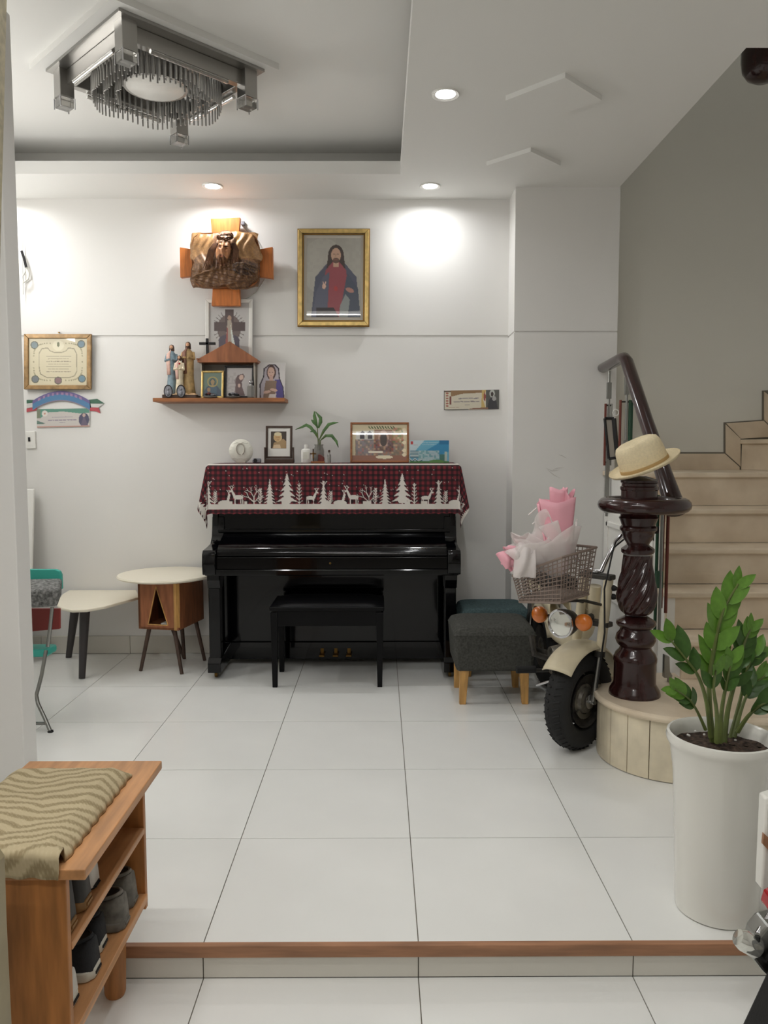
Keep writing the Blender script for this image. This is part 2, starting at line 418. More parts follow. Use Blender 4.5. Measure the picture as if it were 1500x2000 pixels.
# granite casing at the near left edge of the frame, and the marble foot below it
a, b2 = W(14, -30, .96), W(-6, 760, .96)
struct(MB().hexa([(-.75, .88, a.z), (a.x, .88, a.z), (a.x, .96, a.z), (-.75, .96, a.z)], [(-.75, .88, b2.z), (b2.x, .88, b2.z), (b2.x, .96, b2.z), (-.75, .96, b2.z)]).build('trim_3', 'granite', smooth=False), 'speckled beige granite door casing at the upper frame edge')
a, b2, c2 = W(10, 1648, 1.32), W(15, 1800, 1.32), W(25, 2010, 1.32)
struct(MB().prism([(-.9, LOW), (c2.x+.002, LOW), (c2.x, c2.z), (b2.x, b2.z), (a.x, a.z-.02), (a.x-.012, a.z), (-.9, a.z+.03)], lambda u, v, t: (u, t, v), 1.2, 1.32).build('trim_4', 'casing_marble', smooth=False, bev=.004), 'beige marble foot of the door casing beside the shoe bench')
# ------------------------------------------------------------------ lamps
def downlight(x, y, label, power=LIGHT_DOWN, z=ZC):
    t = thing('ceiling_downlight', label, 'ceiling light', (x, y, z), 'round recessed ceiling downlights')
    MB().lathe([(.044, -.003), (.062, -.008), (.064, -.002), (.064, .004), (.044, .004)], (x, y, z), 32).build('trim_ring', 'white_paint', t)
    MB().lathe([(.001, -.004), (.046, -.004), (.046, .002), (.001, .002)], (x, y, z), 32).build('lens', 'led', t)
    ld = bpy.data.lights.new('downlight_beam', 'AREA'); ld.shape = 'DISK'; ld.size = .09; ld.energy = power; ld.spread = R(165); ld.color = (.975, .99, 1)
    lo = bpy.data.objects.new('downlight_beam', ld); COL.objects.link(lo); lo.parent = t; lo.location = (0, 0, -.012)
downlight(-1.032, 4.977, 'lit recessed downlight in the ceiling above the wooden cross')
downlight(.311, 4.975, 'lit recessed downlight above the wall to the right of the gold framed picture')
downlight(.302, 3.723, 'lit recessed downlight nearest the camera, beside the ceiling tray')
downlight(.302, 2.42, 'unseen downlight added overhead for more light, out of the frame')  # unseen repeat of the right row, added for light
downlight(-2.42, 4.977, 'unseen lit recessed downlight assumed behind the wall stub')  # not seen itself; assumed from the bright wall top at the left
downlight(2.1, 4.3, 'unseen downlight added high above the stairwell to brighten the stair wall', LIGHT_DOWN*.9, 5.6)  # added fill: no upstairs lamp is seen, it lifts the stairwell wall
downlight(-2.53, 3.723, 'unseen downlight added left of the ceiling tray for more overhead light')  # unseen, added on the left to raise the room's light
downlight(-1.032, 1.45, 'unseen downlight added over the shoe bench for more overhead light')  # front row is unseen, added as overhead fill
downlight(.302, 1.45, 'unseen downlight added over the floor step for more overhead light')  # second of the added, unseen front row
def unseen_tube_light(x, y, z, ln, label, power):
    t = thing('unseen_tube_light', label, 'tube light', (x, y, z))
    MB().box((x-ln/2, y-.03, z-.03), (x+ln/2, y+.03, z)).build('housing', 'white_paint', t, smooth=False)
    MB().tube([(x-ln/2+.02, y, z-.045), (x+ln/2-.02, y, z-.045)], .013, 10).build('tube', 'tube', t)
    ld = bpy.data.lights.new('tube_glow', 'AREA'); ld.shape = 'RECTANGLE'; ld.size = ln; ld.size_y = .05; ld.energy = power; ld.color = (1, .985, .955)
    lo = bpy.data.objects.new('tube_glow', ld); COL.objects.link(lo); lo.parent = t; lo.location = (0, 0, -.065)
unseen_tube_light(-.2, -.6, ZC, 1.2, 'white fluorescent tube assumed on the ceiling behind the camera', LIGHT_TUBE)  # out of view; assumed from the bright rectangle mirrored in framed glass
unseen_tube_light(-.6, 1.2, ZC, 1.2, 'unseen fluorescent tube added on the entrance ceiling for more overhead light', LIGHT_TUBE)  # extra tube, unseen, added to light the near floor from above
t = thing('assumed_wall_tube', 'unseen white tube light assumed high on the left wall behind the wall stub', 'tube light', (XL+.03, 4.05, 2.35))  # no tube is seen here; assumed, it brightens the left side of the room
MB().box((XL+.001, 3.42, 2.31), (XL+.04, 4.68, 2.39)).build('housing', 'white_paint', t, smooth=False)
MB().tube([(XL+.055, 3.45, 2.35), (XL+.055, 4.65, 2.35)], .013, 10).build('tube', 'tube', t)
ld = bpy.data.lights.new('tube_glow', 'AREA'); ld.shape = 'RECTANGLE'; ld.size = .06; ld.size_y = 1.2; ld.energy = LIGHT_WALL; ld.color = (1, .99, .97)
lo = bpy.data.objects.new('tube_glow', ld); COL.objects.link(lo); lo.parent = t; lo.location = (.05, 0, 0); lo.rotation_euler = (0, R(-90), 0)
# ------------------------------------------------------------------ staircase
PC, PR, PZ = (1.30, 3.42), .318, .285
SXL = 1.43
st = thing('staircase', 'beige marble staircase rising behind the turned newel post', 'stairs', (1.9, 3.4, 0))
def plan(r, inset=0):
    pts = [(PC[0]+r*math.cos(a), PC[1]+r*math.sin(a)) for a in [math.pi*(.5+i/24) for i in range(25)]]
    return pts+[(2.55, PC[1]-r), (2.55, PC[1]+r)]
MB().prism(plan(PR-.012), lambda u, v, t: (u, v, t), 0, PZ-.028).build('bottom_step_core', 'grout', st, smooth=False)
MB().prism(plan(PR+.02), lambda u, v, t: (u, v, t), PZ-.03, PZ).build('bottom_tread', 'marble', st, smooth=False, bev=.012)
na = 9
for i in range(na):   # narrow stone panels round the front of the bottom step
    a0, a1 = math.pi*(.62+.88*i/na)+.006, math.pi*(.62+.88*(i+1)/na)-.006
    aa = [a0+(a1-a0)*k/4 for k in range(5)]
    poly = [(PC[0]+PR*math.cos(a), PC[1]+PR*math.sin(a)) for a in aa]+[(PC[0]+(PR-.014)*math.cos(a), PC[1]+(PR-.014)*math.sin(a)) for a in aa[::-1]]
    MB().prism(poly, lambda u, v, t: (u, v, t), .004, PZ-.03).build('panel', 'plinth_stone', st, smooth=False)
x = PC[0]+.005
while x < 2.4:
    MB().box((x, PC[1]-PR, .004), (x+.098, PC[1]-PR+.014, PZ-.03)).build('panel', 'plinth_stone', st, smooth=False); x += .101
SZ = [.475, .665, .855, 1.045, 1.24]; SYF = [3.62, 3.84, 4.07, 4.31, 4.56]
for k in range(5):
    z0 = PZ if k == 0 else SZ[k-1]; yb = SYF[k+1] if k < 4 else YW-.012
    MB().box((SXL, SYF[k]+.022, z0+.001), (2.6, SYF[k]+.04, SZ[k]-.03)).build('riser', 'marble', st, smooth=False)
    if k < 4: MB().box((SXL-.012, SYF[k]-.004, SZ[k]-.03), (2.6, yb+.02, SZ[k])).build('tread', 'marble', st, smooth=False, bev=.008)
    else: MB().prism([(SXL-.012, SYF[k]-.004), (2.6, SYF[k]-.004), (2.6, yb), (XPR+.002, yb), (XPR+.002, YP-.008), (SXL-.012, YP-.008)], lambda u, v, t: (u, v, t), SZ[k]-.03, SZ[k]).build('landing', 'marble', st, smooth=False, bev=.006)
# winder: next step turned towards the side, its riser set askew
wx = W(1447, 880, YW).x
pl = [(wx, YW-.012), (wx+.05, YW-.12), (2.6, 4.66), (2.6, YW-.012)]
MB().prism(pl, lambda u, v, t: (u, v, t), SZ[4]+.001, 1.41).build('winder_riser', 'marble', st, smooth=False)
pl = [(wx-.015, YW-.012), (wx+.03, YW-.14), (2.6, 4.63), (2.6, YW-.012)]
MB().prism(pl, lambda u, v, t: (u, v, t), 1.41, 1.44).build('tread', 'marble', st, smooth=False, bev=.006)
x2 = W(1528, 800, YW).x
MB().prism([(x2, YW-.012), (2.6, 4.95), (2.6, YW-.012)], lambda u, v, t: (u, v, t), 1.441, 1.63).build('winder_riser', 'marble', st, smooth=False)
def sk(pts, nm='skirting_tile'):
    q = [W(u, v, YW) for u, v in pts]
    MB().prism([(p.x, p.z) for p in q], lambda u, v, t: (u, t, v), YW-.012, YW-.001).build(nm, 'marble', st, smooth=False)
def skd(pts):
    q = [W(u, v, YW) for u, v in pts]
    MB().prism([(p.x, p.z) for p in q], lambda u, v, t: (u, t, v), YW-.006, YW-.0005).build('skirting_joint', 'grout', st, smooth=False)
skd([(1222, 883), (1413, 883), (1413, 825), (1488, 820), (1488, 763), (1540, 760), (1540, 925), (1222, 925)])
sk([(1224, 886), (1414, 886), (1443, 912), (1443, 925), (1224, 925)])
sk([(1416, 885), (1416, 829), (1445, 857), (1445, 911)])
sk([(1417, 827), (1490, 822), (1521, 852), (1446, 857)])
sk([(1491, 820), (1491, 765), (1522, 790), (1522, 850)])
# closed side of the stairs with a panelled cupboard door
prof = [(3.66, 0), (3.66, .44)]+[q for k in range(1, 5) for q in ((SYF[k]+.02, SZ[k-1]-.03), (SYF[k]+.02, SZ[k]-.03))]+[(YP-.008, SZ[4]-.03), (YP-.008, 0)]
MB().prism(prof, lambda u, v, t: (t, u, v), SXL+.005, SXL+.045).build('side_wall', 'white_paint', st, smooth=False)
dr = struct(MB().box((SXL-.012, 3.98, .03), (SXL+.004, 4.9, .98)).build('door_1', 'white_paint', smooth=False), 'white panelled cupboard door under the stairs')
for y0 in (4.02, 4.47):
    for z0, z1 in ((.08, .48), (.53, .93)):
        for q in (((y0, z0), (y0+.39, z0+.03)), ((y0, z1-.03), (y0+.39, z1)), ((y0, z0), (y0+.03, z1)), ((y0+.36, z0), (y0+.39, z1))):
            MB().box((SXL-.022, q[0][0], q[0][1]), (SXL-.011, q[1][0], q[1][1])).build('panel_moulding', 'white_paint', dr, smooth=False, bev=.003)
# ------------------------------------------------------------------ newel post with twisted baluster
NX, NY = 1.135, 3.42
def nz(v): return 1.246-(v-935)*(1.246-PZ)/433
pr = [(1368, .112), (1365, .112), (1358, .108), (1348, .094), (1343, .091), (1303, .091), (1299, .094), (1293, .094), (1289, .09), (1284, .086), (1276, .07), (1271, .067), (1265, .08), (1256, .088), (1246, .083), (1239, .07), (1233, .066), (1229, .08), (1224, .086), (1219, .084), (1215, .07), (1209, .048)]
tw = [(1205, .054), (1200, .066), (1194, .075), (1186, .083), (1176, .088), (1166, .0885), (1156, .087), (1146, .083), (1136, .079), (1126, .074), (1116, .0695), (1106, .066), (1096, .064), (1086, .063)]
up = [(1083, .066), (1080, .071), (1074, .071), (1070, .06), (1066, .047), (1062, .05), (1054, .062), (1046, .068), (1040, .07), (1036, .079), (1031, .079), (1027, .071), (1018, .078), (1012, .084), (1008, .078), (975, .077), (958, .077), (956, .081), (951, .081), (949, .075), (944, .075), (942, .08), (938, .08), (936, .07), (930, .03)]
nw = thing('newel_post', 'dark red turned newel post with a twisted fluted baluster', 'newel post', (NX, NY, PZ))
def subd(p, k=2):
    o = []
    for (a, b), (c, d) in zip(p[:-1], p[1:]): o += [(a+(c-a)*i/k, b+(d-b)*i/k) for i in range(k)]
    return o+[p[-1]]
MB().lathe([(r, nz(v)) for v, r in pr], (NX, NY, 0), 40).build('base', 'wood_red', nw)
twz = [(r, nz(v)) for v, r in subd(tw, 3)]
def flute(i, th, z):
    e = min(1, (z-nz(1207))/.03, (nz(1084)-z)/.03); e = max(0, e)
    return 1-.15*e*(.5+.5*math.cos(11*(th-z*7.5)))**.8
MB().lathe(twz, (NX, NY, 0), 144, fluted=flute).build('twisted_baluster', 'wood_red', nw, angle=60)
MB().lathe([(r, nz(v)) for v, r in up], (NX, NY, 0), 40).build('capital', 'wood_red', nw)
# ------------------------------------------------------------------ railing
rl = thing('stair_railing', 'dark red handrail with round volute and steel balusters', 'railing', (1.42, 4.2, .9))
cz = W(1258, 986, 3.42)
MB().torus((cz.x, 3.42, cz.z), .162, .036, 48, 14, sq=.9).build('volute', 'wood_red', rl)
h0, h1 = W(1312, 972, 3.56), W(1222, 702, 4.42)
h2 = Vector((1.41, 4.99, h1.z+.012))
P0 = h0+Vector((.005, -.05, -.06))
pts = [P0, h0, h0.lerp(h1, .15), h0.lerp(h1, .5), h1+Vector((-.002, -.03, -.015)), h1+Vector((.0, .03, .012)), h1+Vector((0, .09, .014)), h2]
MB().tube(pts, [.05, .046, .041, .037, .036, .036, .036, .036], 18, flat=.85).build('handrail', 'wood_red', rl)
def baluster(x, y, zt, zb, rods):
    MB().tube([(x, y, zb), (x, y, zt)], .008, 10).build('baluster', 'steel', rl)
    MB().box((x-.014, y-.01, zt-.17), (x+.014, y+.01, zt-.07)).build('clamp_plate', 'steel', rl, smooth=False, bev=.002)
    MB().box((x-.012, y-.012, zb+.02), (x+.012, y+.012, (zt+zb)/2)).build('sleeve', 'steel', rl, smooth=False, bev=.002)
    for dx, dy, m in rods:
        MB().tube([(x+dx, y+dy, zt-.58), (x+dx, y+dy, zt-.2)], .0075, 8).build('rod', m, rl)
        for zz in (zt-.21, zt-.56):
            MB().tube([(x, y, zz), (x+dx, y+dy, zz)], .005, 8).build('rod_clip', 'dark_metal', rl)
b1 = W(1190, 740, 4.86); b2 = W(1237, 740, 4.5)
baluster(b1.x, 4.86, h1.z-.02, .96, [(-.022, -.01, 'rod_red'), (.02, .01, 'steel')])
baluster(b2.x-.035, 4.5, h1.z-.02, 1.0, [(-.035, .0, 'rod_red'), (.018, 0, 'rod_green'), (.04, .03, 'rod_green')])
b3 = W(1291, 1100, 3.66)
for dx, dy, m, zt, zb in ((0, 0, 'steel', 1.18, .48), (.012, .02, 'rod_red', 1.17, .62), (.028, 0, 'rod_red', 1.16, .6), (-.014, .02, 'rod_green', 1.16, .5)):
    MB().tube([(b3.x+dx, 3.66+dy, zb), (b3.x+dx, 3.66+dy, zt)], .008, 8).build('rod', m, rl)
MB().box((b3.x-.02, 3.655, .72), (b3.x+.01, 3.675, .8)).build('rod_clip', 'rod_green', rl, smooth=False)
q = W(1300, 1310, 3.6)
MB().prism([(-.012, .08), (.012, .07), (.016, -.0), (.028, -.02), (.02, -.085), (.008, -.095), (.012, -.03), (-.012, -.03)], lambda u, v, t: (q.x+u, t, q.z+v), 3.585, 3.612).build('mounting_bracket', 'steel', rl, smooth=False, bev=.003)
hb = thing('framed_strip', 'narrow black framed strip hanging on the steel stair baluster', 'frame', W(1190, 856, 4.72))
c4 = [W(1181, 817, 4.72), W(1199, 817, 4.72), W(1206, 894, 4.72), W(1189, 896, 4.72)]
for k in range(4):
    MB().tube([c4[k], c4[(k+1) % 4]], .008 if k != 1 else .014, 4).build('frame_bar', 'black_frame', hb, smooth=False)
MB().hexa([p+Vector((0, .004, 0)) for p in c4], [p+Vector((0, .01, 0)) for p in c4]).build('pale_insert', 'grey_mount', hb, smooth=False)
q = W(1203, 806, 4.7); MB().torus((q.x, 4.7, q.z), .018, .004, 20, 6, 'y').build('hook_ring', 'plastic_white', hb)
# upper floor newel drop in the stair opening
q = W(1492, 118, 4.0)
un = thing('newel_drop', 'dark red rounded newel drop under the upper floor, at the stair opening', 'newel drop', (q.x, 4.0, q.z))
MB().lathe([(.001, -.105), (.04, -.1), (.075, -.08), (.098, -.045), (.105, 0), (.105, .35), (.09, .36), (.09, .8)], (q.x, 4.0, q.z), 32).build('turned_end', 'wood_red', un)
MB().torus((q.x, 4.0, q.z+.2), .106, .014, 32, 8).build('ring', 'wood_red', un)
# straw hat on the newel post
hc = W(1260, 911, 3.42)
M = Matrix.Translation(hc) @ Matrix.Rotation(R(-24), 4, 'Y') @ Matrix.Rotation(R(5), 4, 'X')
ht = thing('straw_hat', 'cream straw fedora resting tilted on the newel post', 'hat', hc)
def crown(a, z, r):
    d = 1-.10*max(0, math.cos(a+math.pi/2))**4*(z > .05)
    return r*d
vs = MB(M)
n = 40; prof = [(.1, 0), (.1, .03), (.098, .065), (.094, .095), (.086, .113), (.07, .121), (.045, .117), (.02, .108), (.001, .104)]
vs.lathe(prof, (0, 0, 0), n, fluted=lambda i, th, z: (1+.10*abs(math.sin(th))**0*math.cos(2*th)*.6)*(1-(.22*max(0, -math.sin(th))**6+.12*max(0, math.sin(th))**6)*max(0, min(1, (z-.04)/.06))))
for i, p in enumerate(vs.v): pass
vs.build('crown', 'straw', ht, angle=80)
MB(M).lathe([(.101, .002), (.1025, .004), (.1025, .02), (.1, .021)], (0, 0, 0), n, fluted=lambda i, th, z: (1+.06*math.cos(2*th))).build('band', 'straw_band', ht)
MB(M).lathe([(.09, .004), (.125, -.002), (.15, .004), (.158, .014), (.157, .017), (.148, .008), (.124, .003), (.09, .008)], (0, 0, 0), 56, fluted=lambda i, th, z: 1.0).build('brim', 'straw', ht, angle=80)
# ------------------------------------------------------------------ upright piano
PX0, PX1 = -1.045, .470
pn = thing('upright_piano', 'black lacquered upright piano against the back wall', 'piano', (-.288, 4.9, 0))
BL = 'black_lacquer'
for x0, x1 in ((PX0, PX0+.035), (PX1-.035, PX1)):
    MB().box((x0, 4.86, .05), (x1, 5.2, 1.262)).build('side_panel', BL, pn, smooth=False, bev=.003)
MB().box((PX0+.035, 5.17, .05), (PX1-.035, 5.2, 1.262)).build('back_panel', 'black_satin', pn, smooth=False)
MB().box((PX0+.035, 4.875, .87), (PX1-.035, 4.895, 1.262)).build('upper_panel', BL, pn, smooth=False, bev=.002)
MB().box((PX0-.012, 4.84, 1.262), (PX1+.012, 5.205, 1.286)).build('top_lid', BL, pn, smooth=False, bev=.006)
MB().box((PX0+.035, 4.845, .862), (PX1-.035, 4.876, .882)).build('music_ledge', BL, pn, smooth=False, bev=.004)
# closed fallboard: rounded front
prof = [(4.87, .862), (4.80, .852), (4.72, .826), (4.655, .8), (4.63, .786), (4.618, .768), (4.616, .748), (4.64, .74), (4.87, .74)]
MB().prism(prof, lambda u, v, t: (t, u, v), PX0+.075, PX1-.075).build('fallboard', BL, pn)
MB().box((PX0+.07, 4.60, .668), (PX1-.07, 4.64, .742)).build('key_slip', BL, pn, smooth=False, bev=.004)
MB().box((PX0+.005, 4.585, .632), (PX1-.005, 4.95, .67)).build('keybed', BL, pn, smooth=False, bev=.006)
for x0, x1 in ((PX0-.004, PX0+.072), (PX1-.072, PX1+.004)):
    arm = [(4.572, .64), (4.562, .7), (4.57, .765), (4.59, .784), (4.70, .79), (4.80, .80), (4.845, .84), (4.862, .91), (4.868, .96), (4.90, .96), (4.90, .64)]
    MB().prism(arm, lambda u, v, t: (t, u, v), x0, x1).build('cheek', BL, pn, bev=.004)
for x0, x1 in ((PX0+.01, PX0+.09), (PX1-.09, PX1-.01)):
    xm = (x0+x1)/2
    MB().hexa([(xm-.034, 4.63, .1), (xm+.034, 4.63, .1), (xm+.034, 4.7, .1), (xm-.034, 4.7, .1)], [(xm-.034, 4.63, .55), (xm+.034, 4.63, .55), (xm+.034, 4.7, .55), (xm-.034, 4.7, .55)]).build('leg', BL, pn, smooth=False, bev=.005)
    MB().prism([(4.615, .632), (4.615, .6), (4.625, .575), (4.635, .548), (4.70, .548), (4.75, .6), (4.78, .632)], lambda u, v, t: (t, u, v), x0+.002, x1-.002).build('corbel', BL, pn, smooth=False, bev=.004)
    MB().prism([(4.60, .042), (4.60, .1), (4.63, .13), (4.72, .13), (4.96, .15), (4.96, .042)], lambda u, v, t: (t, u, v), x0, x1).build('toe_block', BL, pn, smooth=False, bev=.004)
    MB().lathe([(.02, -.008), (.021, .008)], (xm, 4.66, .0215), 20, 'x').build('caster', 'brass', pn)
MB().box((PX0+.035, 4.94, .15), (PX1-.035, 4.96, .634)).build('lower_panel', BL, pn, smooth=False, bev=.003)
MB().box((PX0+.035, 4.925, .04), (PX1-.035, 4.965, .15)).build('bottom_rail', BL, pn, smooth=False, bev=.003)
for px in (628, 655, 681):
    q = W(px, 1285, 4.86)
    MB().box((q.x-.018, 4.865, .068), (q.x+.018, 4.94, .078)).box((q.x-.011, 4.92, .068), (q.x+.011, 4.926, .11)).build('pedal', 'brass', pn, smooth=False, bev=.003)
MB().ball((W(645, 1108, 4.6).x, 4.6, .704), .007, 12).build('lock_knob', 'brass', pn)
for px in (838, 846, 854):   # small plate with brass lettering on the fallboard
    q = W(px-21, 1066, 4.64); MB().box((q.x-.004, 4.632, .778), (q.x+.004, 4.64, .79)).build('brass_mark', 'brass', pn, smooth=False)
# ------------------------------------------------------------------ red plaid cloth on the piano
CT = 1.2895; cxl, cxr, cyf, cyb = PX0-.014, PX1+.014, 4.836, 5.2
FD, SD = .315, .26   # front and side drop
pxs = (900-404)/(cxr-cxl)      # drawing units per metre: the pattern is drawn in units of the photograph
NU, NV = 640, 230
tot_u = (cxr-cxl)+2*SD; tot_v = (cyb-cyf)+FD
def cloth_pt(a, b):
    u = a*tot_u-SD; v = b*tot_v-(cyb-cyf)           # u from the left lid edge, v below the front lid edge
    wd = cxr-cxl
    sx = -1 if u < 0 else (1 if u > wd else 0)
    ou = -u if u < 0 else (u-wd if u > wd else 0); ov = max(0, v)
    bx = cxl if sx < 0 else (cxr if sx > 0 else cxl+u); by = cyf if v > 0 else cyf-v
    if ou == 0 and ov == 0: return (bx, by, CT+.0015*math.sin(u*9)*math.sin(v*13))
    r = math.hypot(ou, ov); ph = math.atan2(ou, ov)
    rip = .004*math.sin(u*15+1)*min(1, r/.12)+.003*math.sin(u*37)*min(1, r/.2)
    k = .012+(.055 if ou == 0 else .055+.10*math.sin(ph))*r
    if r < .02: k *= r/.02
    fold = .03*math.sin(2*ph)*math.cos(ph*5)*(r/.3) if ou > 0 and ov > 0 else 0
    z = CT-r*.985+(.004 if r < .02 else 0)*0
    if ou == 0 and b > .985: z += .005*abs(math.sin(u*62))      # scalloped hem
    return (bx+sx*math.sin(ph)*(k+fold), by-math.cos(ph)*(k+rip+fold), z)
cv = Canvas(0, 0, tot_u*pxs, tot_v*pxs, NU, NV, (126, 44, 52))
U, V = cv.U-SD*pxs+404, cv.V-(cyb-cyf)*pxs+905      # drawing coordinates
cv.U, cv.V = U, V
per = 10.4
dk = lambda q: (np.mod(q, per) < per*.5)
cv.put(dk(U) ^ dk(V), (72, 30, 36)); cv.put(dk(U) & dk(V), (36, 24, 28))
cv.put((np.mod(U, per*4) < per*2), (60, 24, 34), .15)
cv.put((V < 905) & (V > 880), (50, 30, 34), .5)
WH = (218, 212, 204)
rg = random.Random(5)
for _ in range(70):
    cv.ell(rg.uniform(400, 900), rg.uniform(912, 960), .9, .9, WH, a=.7)
cv.rect(300, 904, 1000, 907.5, WH)
def pine(x, top, bot, hw, tiers, bush=True):
    cv.line([(x, top), (x, bot)], 2.2, WH)
    for i in range(tiers):
        y0 = top+(bot-top)*i/tiers; y1 = top+(bot-top)*(i+1.25)/tiers; h = hw*(i+1.1)/tiers
        cv.poly([(x, y0-3), (x+h, y1-1), (x+h*.45, y1-3.2), (x+h*.3, y1+1), (x-h*.3, y1+1), (x-h*.45, y1-3.2), (x-h, y1-1)], WH)
def sprig(x, top, bot, hw, tilt=0):
    cv.line([(x+tilt, top), (x, bot)], 1.4, WH)
    for i in range(6):
        t = i/6; y = bot-4+(top-bot)*t*.9; xx = x+tilt*t; h = hw*(1-.6*t)
        cv.line([(xx, y), (xx-h, y-5)], 1.3, WH); cv.line([(xx, y), (xx+h, y-5)], 1.3, WH)
def antler(x, y, s, d=1):
    cv.line([(x, y), (x-2*s*d, y-5*s), (x-1*s*d, y-9*s)], 1.2, WH); cv.line([(x, y), (x+3*s*d, y-5*s), (x+6*s*d, y-9*s)], 1.2, WH)
    cv.line([(x-2*s*d, y-5*s), (x-5*s*d, y-7*s)], 1, WH); cv.line([(x+3*s*d, y-5*s), (x+1.5*s*d, y-9*s)], 1, WH)
def deer(x, y, s, d=1):   # hooves at (x, y), facing d
    cv.ell(x, y-17*s, 10*s, 4.6*s, WH)
    cv.poly([(x+d*5*s, y-19*s), (x+d*12*s, y-31*s), (x+d*15*s, y-29*s), (x+d*10*s, y-14*s)], WH)
    cv.ell(x+d*15.5*s, y-30*s, 4*s, 2*s, WH, ang=20*d)
    for lx, b in ((-8, -1), (-5.5, 1), (6, 1.5), (8, -1)):
        cv.line([(x+lx*s*d, y-15*s), (x+(lx+b)*s*d, y-7*s), (x+(lx)*s*d, y)], 1.8*s, WH)
    antler(x+d*14*s, y-32*s, s*.95, d)
def bare(x, y, s):
    def br(x, y, a, l, n):
        x2, y2 = x+math.cos(a)*l, y-math.sin(a)*l
        cv.line([(x, y), (x2, y2)], .8+n*.35, WH)
        if n:
            br(x2, y2, a+.5, l*.68, n-1); br(x2, y2, a-.45, l*.68, n-1)
    br(x, y, 1.57, 15*s, 3); br(x, y-6*s, 2.4, 13*s, 2); br(x, y-5*s, .8, 11*s, 2)
for k in (-1, 0, 1, 2):
    o = 228*k
    Y0 = 988
    cv.ell(437+o, Y0-4, 13, 6, WH); cv.poly([(444+o, Y0-4), (448+o, Y0-22), (444+o, Y0-24), (440+o, Y0-8)], WH); antler(445+o, Y0-24, .7, -1)
    deer(464+o, Y0, .95, -1); bare(494+o, Y0, 1.05); sprig(506+o, 955, Y0, 4, 2)
    pine(526+o, 938, Y0+2, 14.5, 8); pine(560+o, 926, 980, 21, 5); cv.line([(560+o, 975), (560+o, Y0)], 3, WH)
    sprig(584+o, 944, Y0, 6); deer(606+o, Y0, .85, 1); pine(632+o, 941, Y0+2, 12, 6); antler(632+o, 950, 1.1); sprig(645+o, 962, Y0, 5, 2)
cv.rect(200, 986, 1100, 996.5, WH)
cv.put((V < 986) & (V > 980) & (np.sin(U*.16)+np.sin(U*.07+1) > .9), WH)
mb = MB().grid(cloth_pt, NU, NV)
o = mb.build('table_cloth', 'print_cloth', None, angle=70); set_cols(o, cv)
tag(o, 'red and black plaid cloth with white deer and fir trees, draped over the piano', 'cloth')
# ------------------------------------------------------------------ piano bench
bn = thing('piano_bench', 'black piano bench with padded seat in front of the piano', 'bench', (-.31, 4.6, 0))
bx0, bx1, by0, by1 = -.635, .018, 4.44, 4.80
for x, y, b in ((bx0+.022, by0+.022, 0), (bx1-.022, by0+.022, 0), (bx0+.022, by1-.022, 0), (bx1-.022, by1-.022, 0)):
    MB().hexa([(x-.014, y-.014, 0), (x+.014, y-.014, 0), (x+.014, y+.014, 0), (x-.014, y+.014, 0)], [(x-.021, y-.021, .44), (x+.021, y-.021, .44), (x+.021, y+.021, .44), (x-.021, y+.021, .44)]).build('leg', 'black_satin', bn, smooth=False, bev=.002)
MB().box((bx0+.01, by0+.01, .36), (bx1-.01, by1-.01, .455)).build('apron', 'black_satin', bn, smooth=False, bev=.003)
MB().box((bx0-.004, by0-.004, .452), (bx1+.004, by1+.004, .474)).build('seat_frame', 'black_satin', bn, smooth=False, bev=.004)
MB().grid(lambda a, b: (bx0+.01+a*(bx1-bx0-.02), by0+.01+b*(by1-by0-.02), .474+.022*(1-(2*a-1)**8)*(1-(2*b-1)**8)), 24, 24).build('cushion', 'black_satin', bn)
# ------------------------------------------------------------------ things on the piano
ZP = CT+.002
def on(u, Y): return W(u, 900, Y).x
t = thing('stone_plate', 'round pale carved plate with a face outline, standing on the piano', 'plate', (on(471, 5.0), 5.0, ZP))
x = on(471, 5.0); r = .077
MB().lathe([(.001, -.016), (r*.6, -.014), (r*.92, -.006), (r, .0), (r*.9, .01), (.001, .012)], (x, 5.0, ZP+r*.98), 40, 'y').build('disc', 'shell', t)
for k in range(5):
    zz = -.045+k*.024; hw = math.sqrt(max(0, .068**2-zz*zz))
    MB().tube([(x-hw+2*hw*i/12, 4.9865+.006*(abs(2*i/12-1)**2), ZP+r+zz+.004*math.sin(i*1.3+k)) for i in range(13)], .0016, 5).build('groove_line', 'shell', t)
MB().tube([(x-.012+.026*math.cos(a)+.012, 4.981, ZP+r+.012+.036*math.sin(a)) for a in [R(-65+i*24) for i in range(15)]], .003, 6).build('face_outline', 'grey_mount', t)
MB().box((x-.03, 4.985, ZP-.001), (x+.03, 5.02, ZP+.012)).build('stand', 'grey_mount', t, smooth=False, bev=.003)
t = thing('trinket_clock', 'tiny dark trinket beside the round carved plate', 'ornament', (on(502, 4.98), 4.98, ZP))
x = on(502, 4.98)
MB().box((x-.028, 4.965, ZP), (x+.026, 4.995, ZP+.03)).build('body', 'pewter', t, smooth=False, bev=.008)
MB().lathe([(.012, -.004), (.012, .004)], (x-.008, 4.963, ZP+.017), 16, 'y').build('dial', 'black_frame', t)
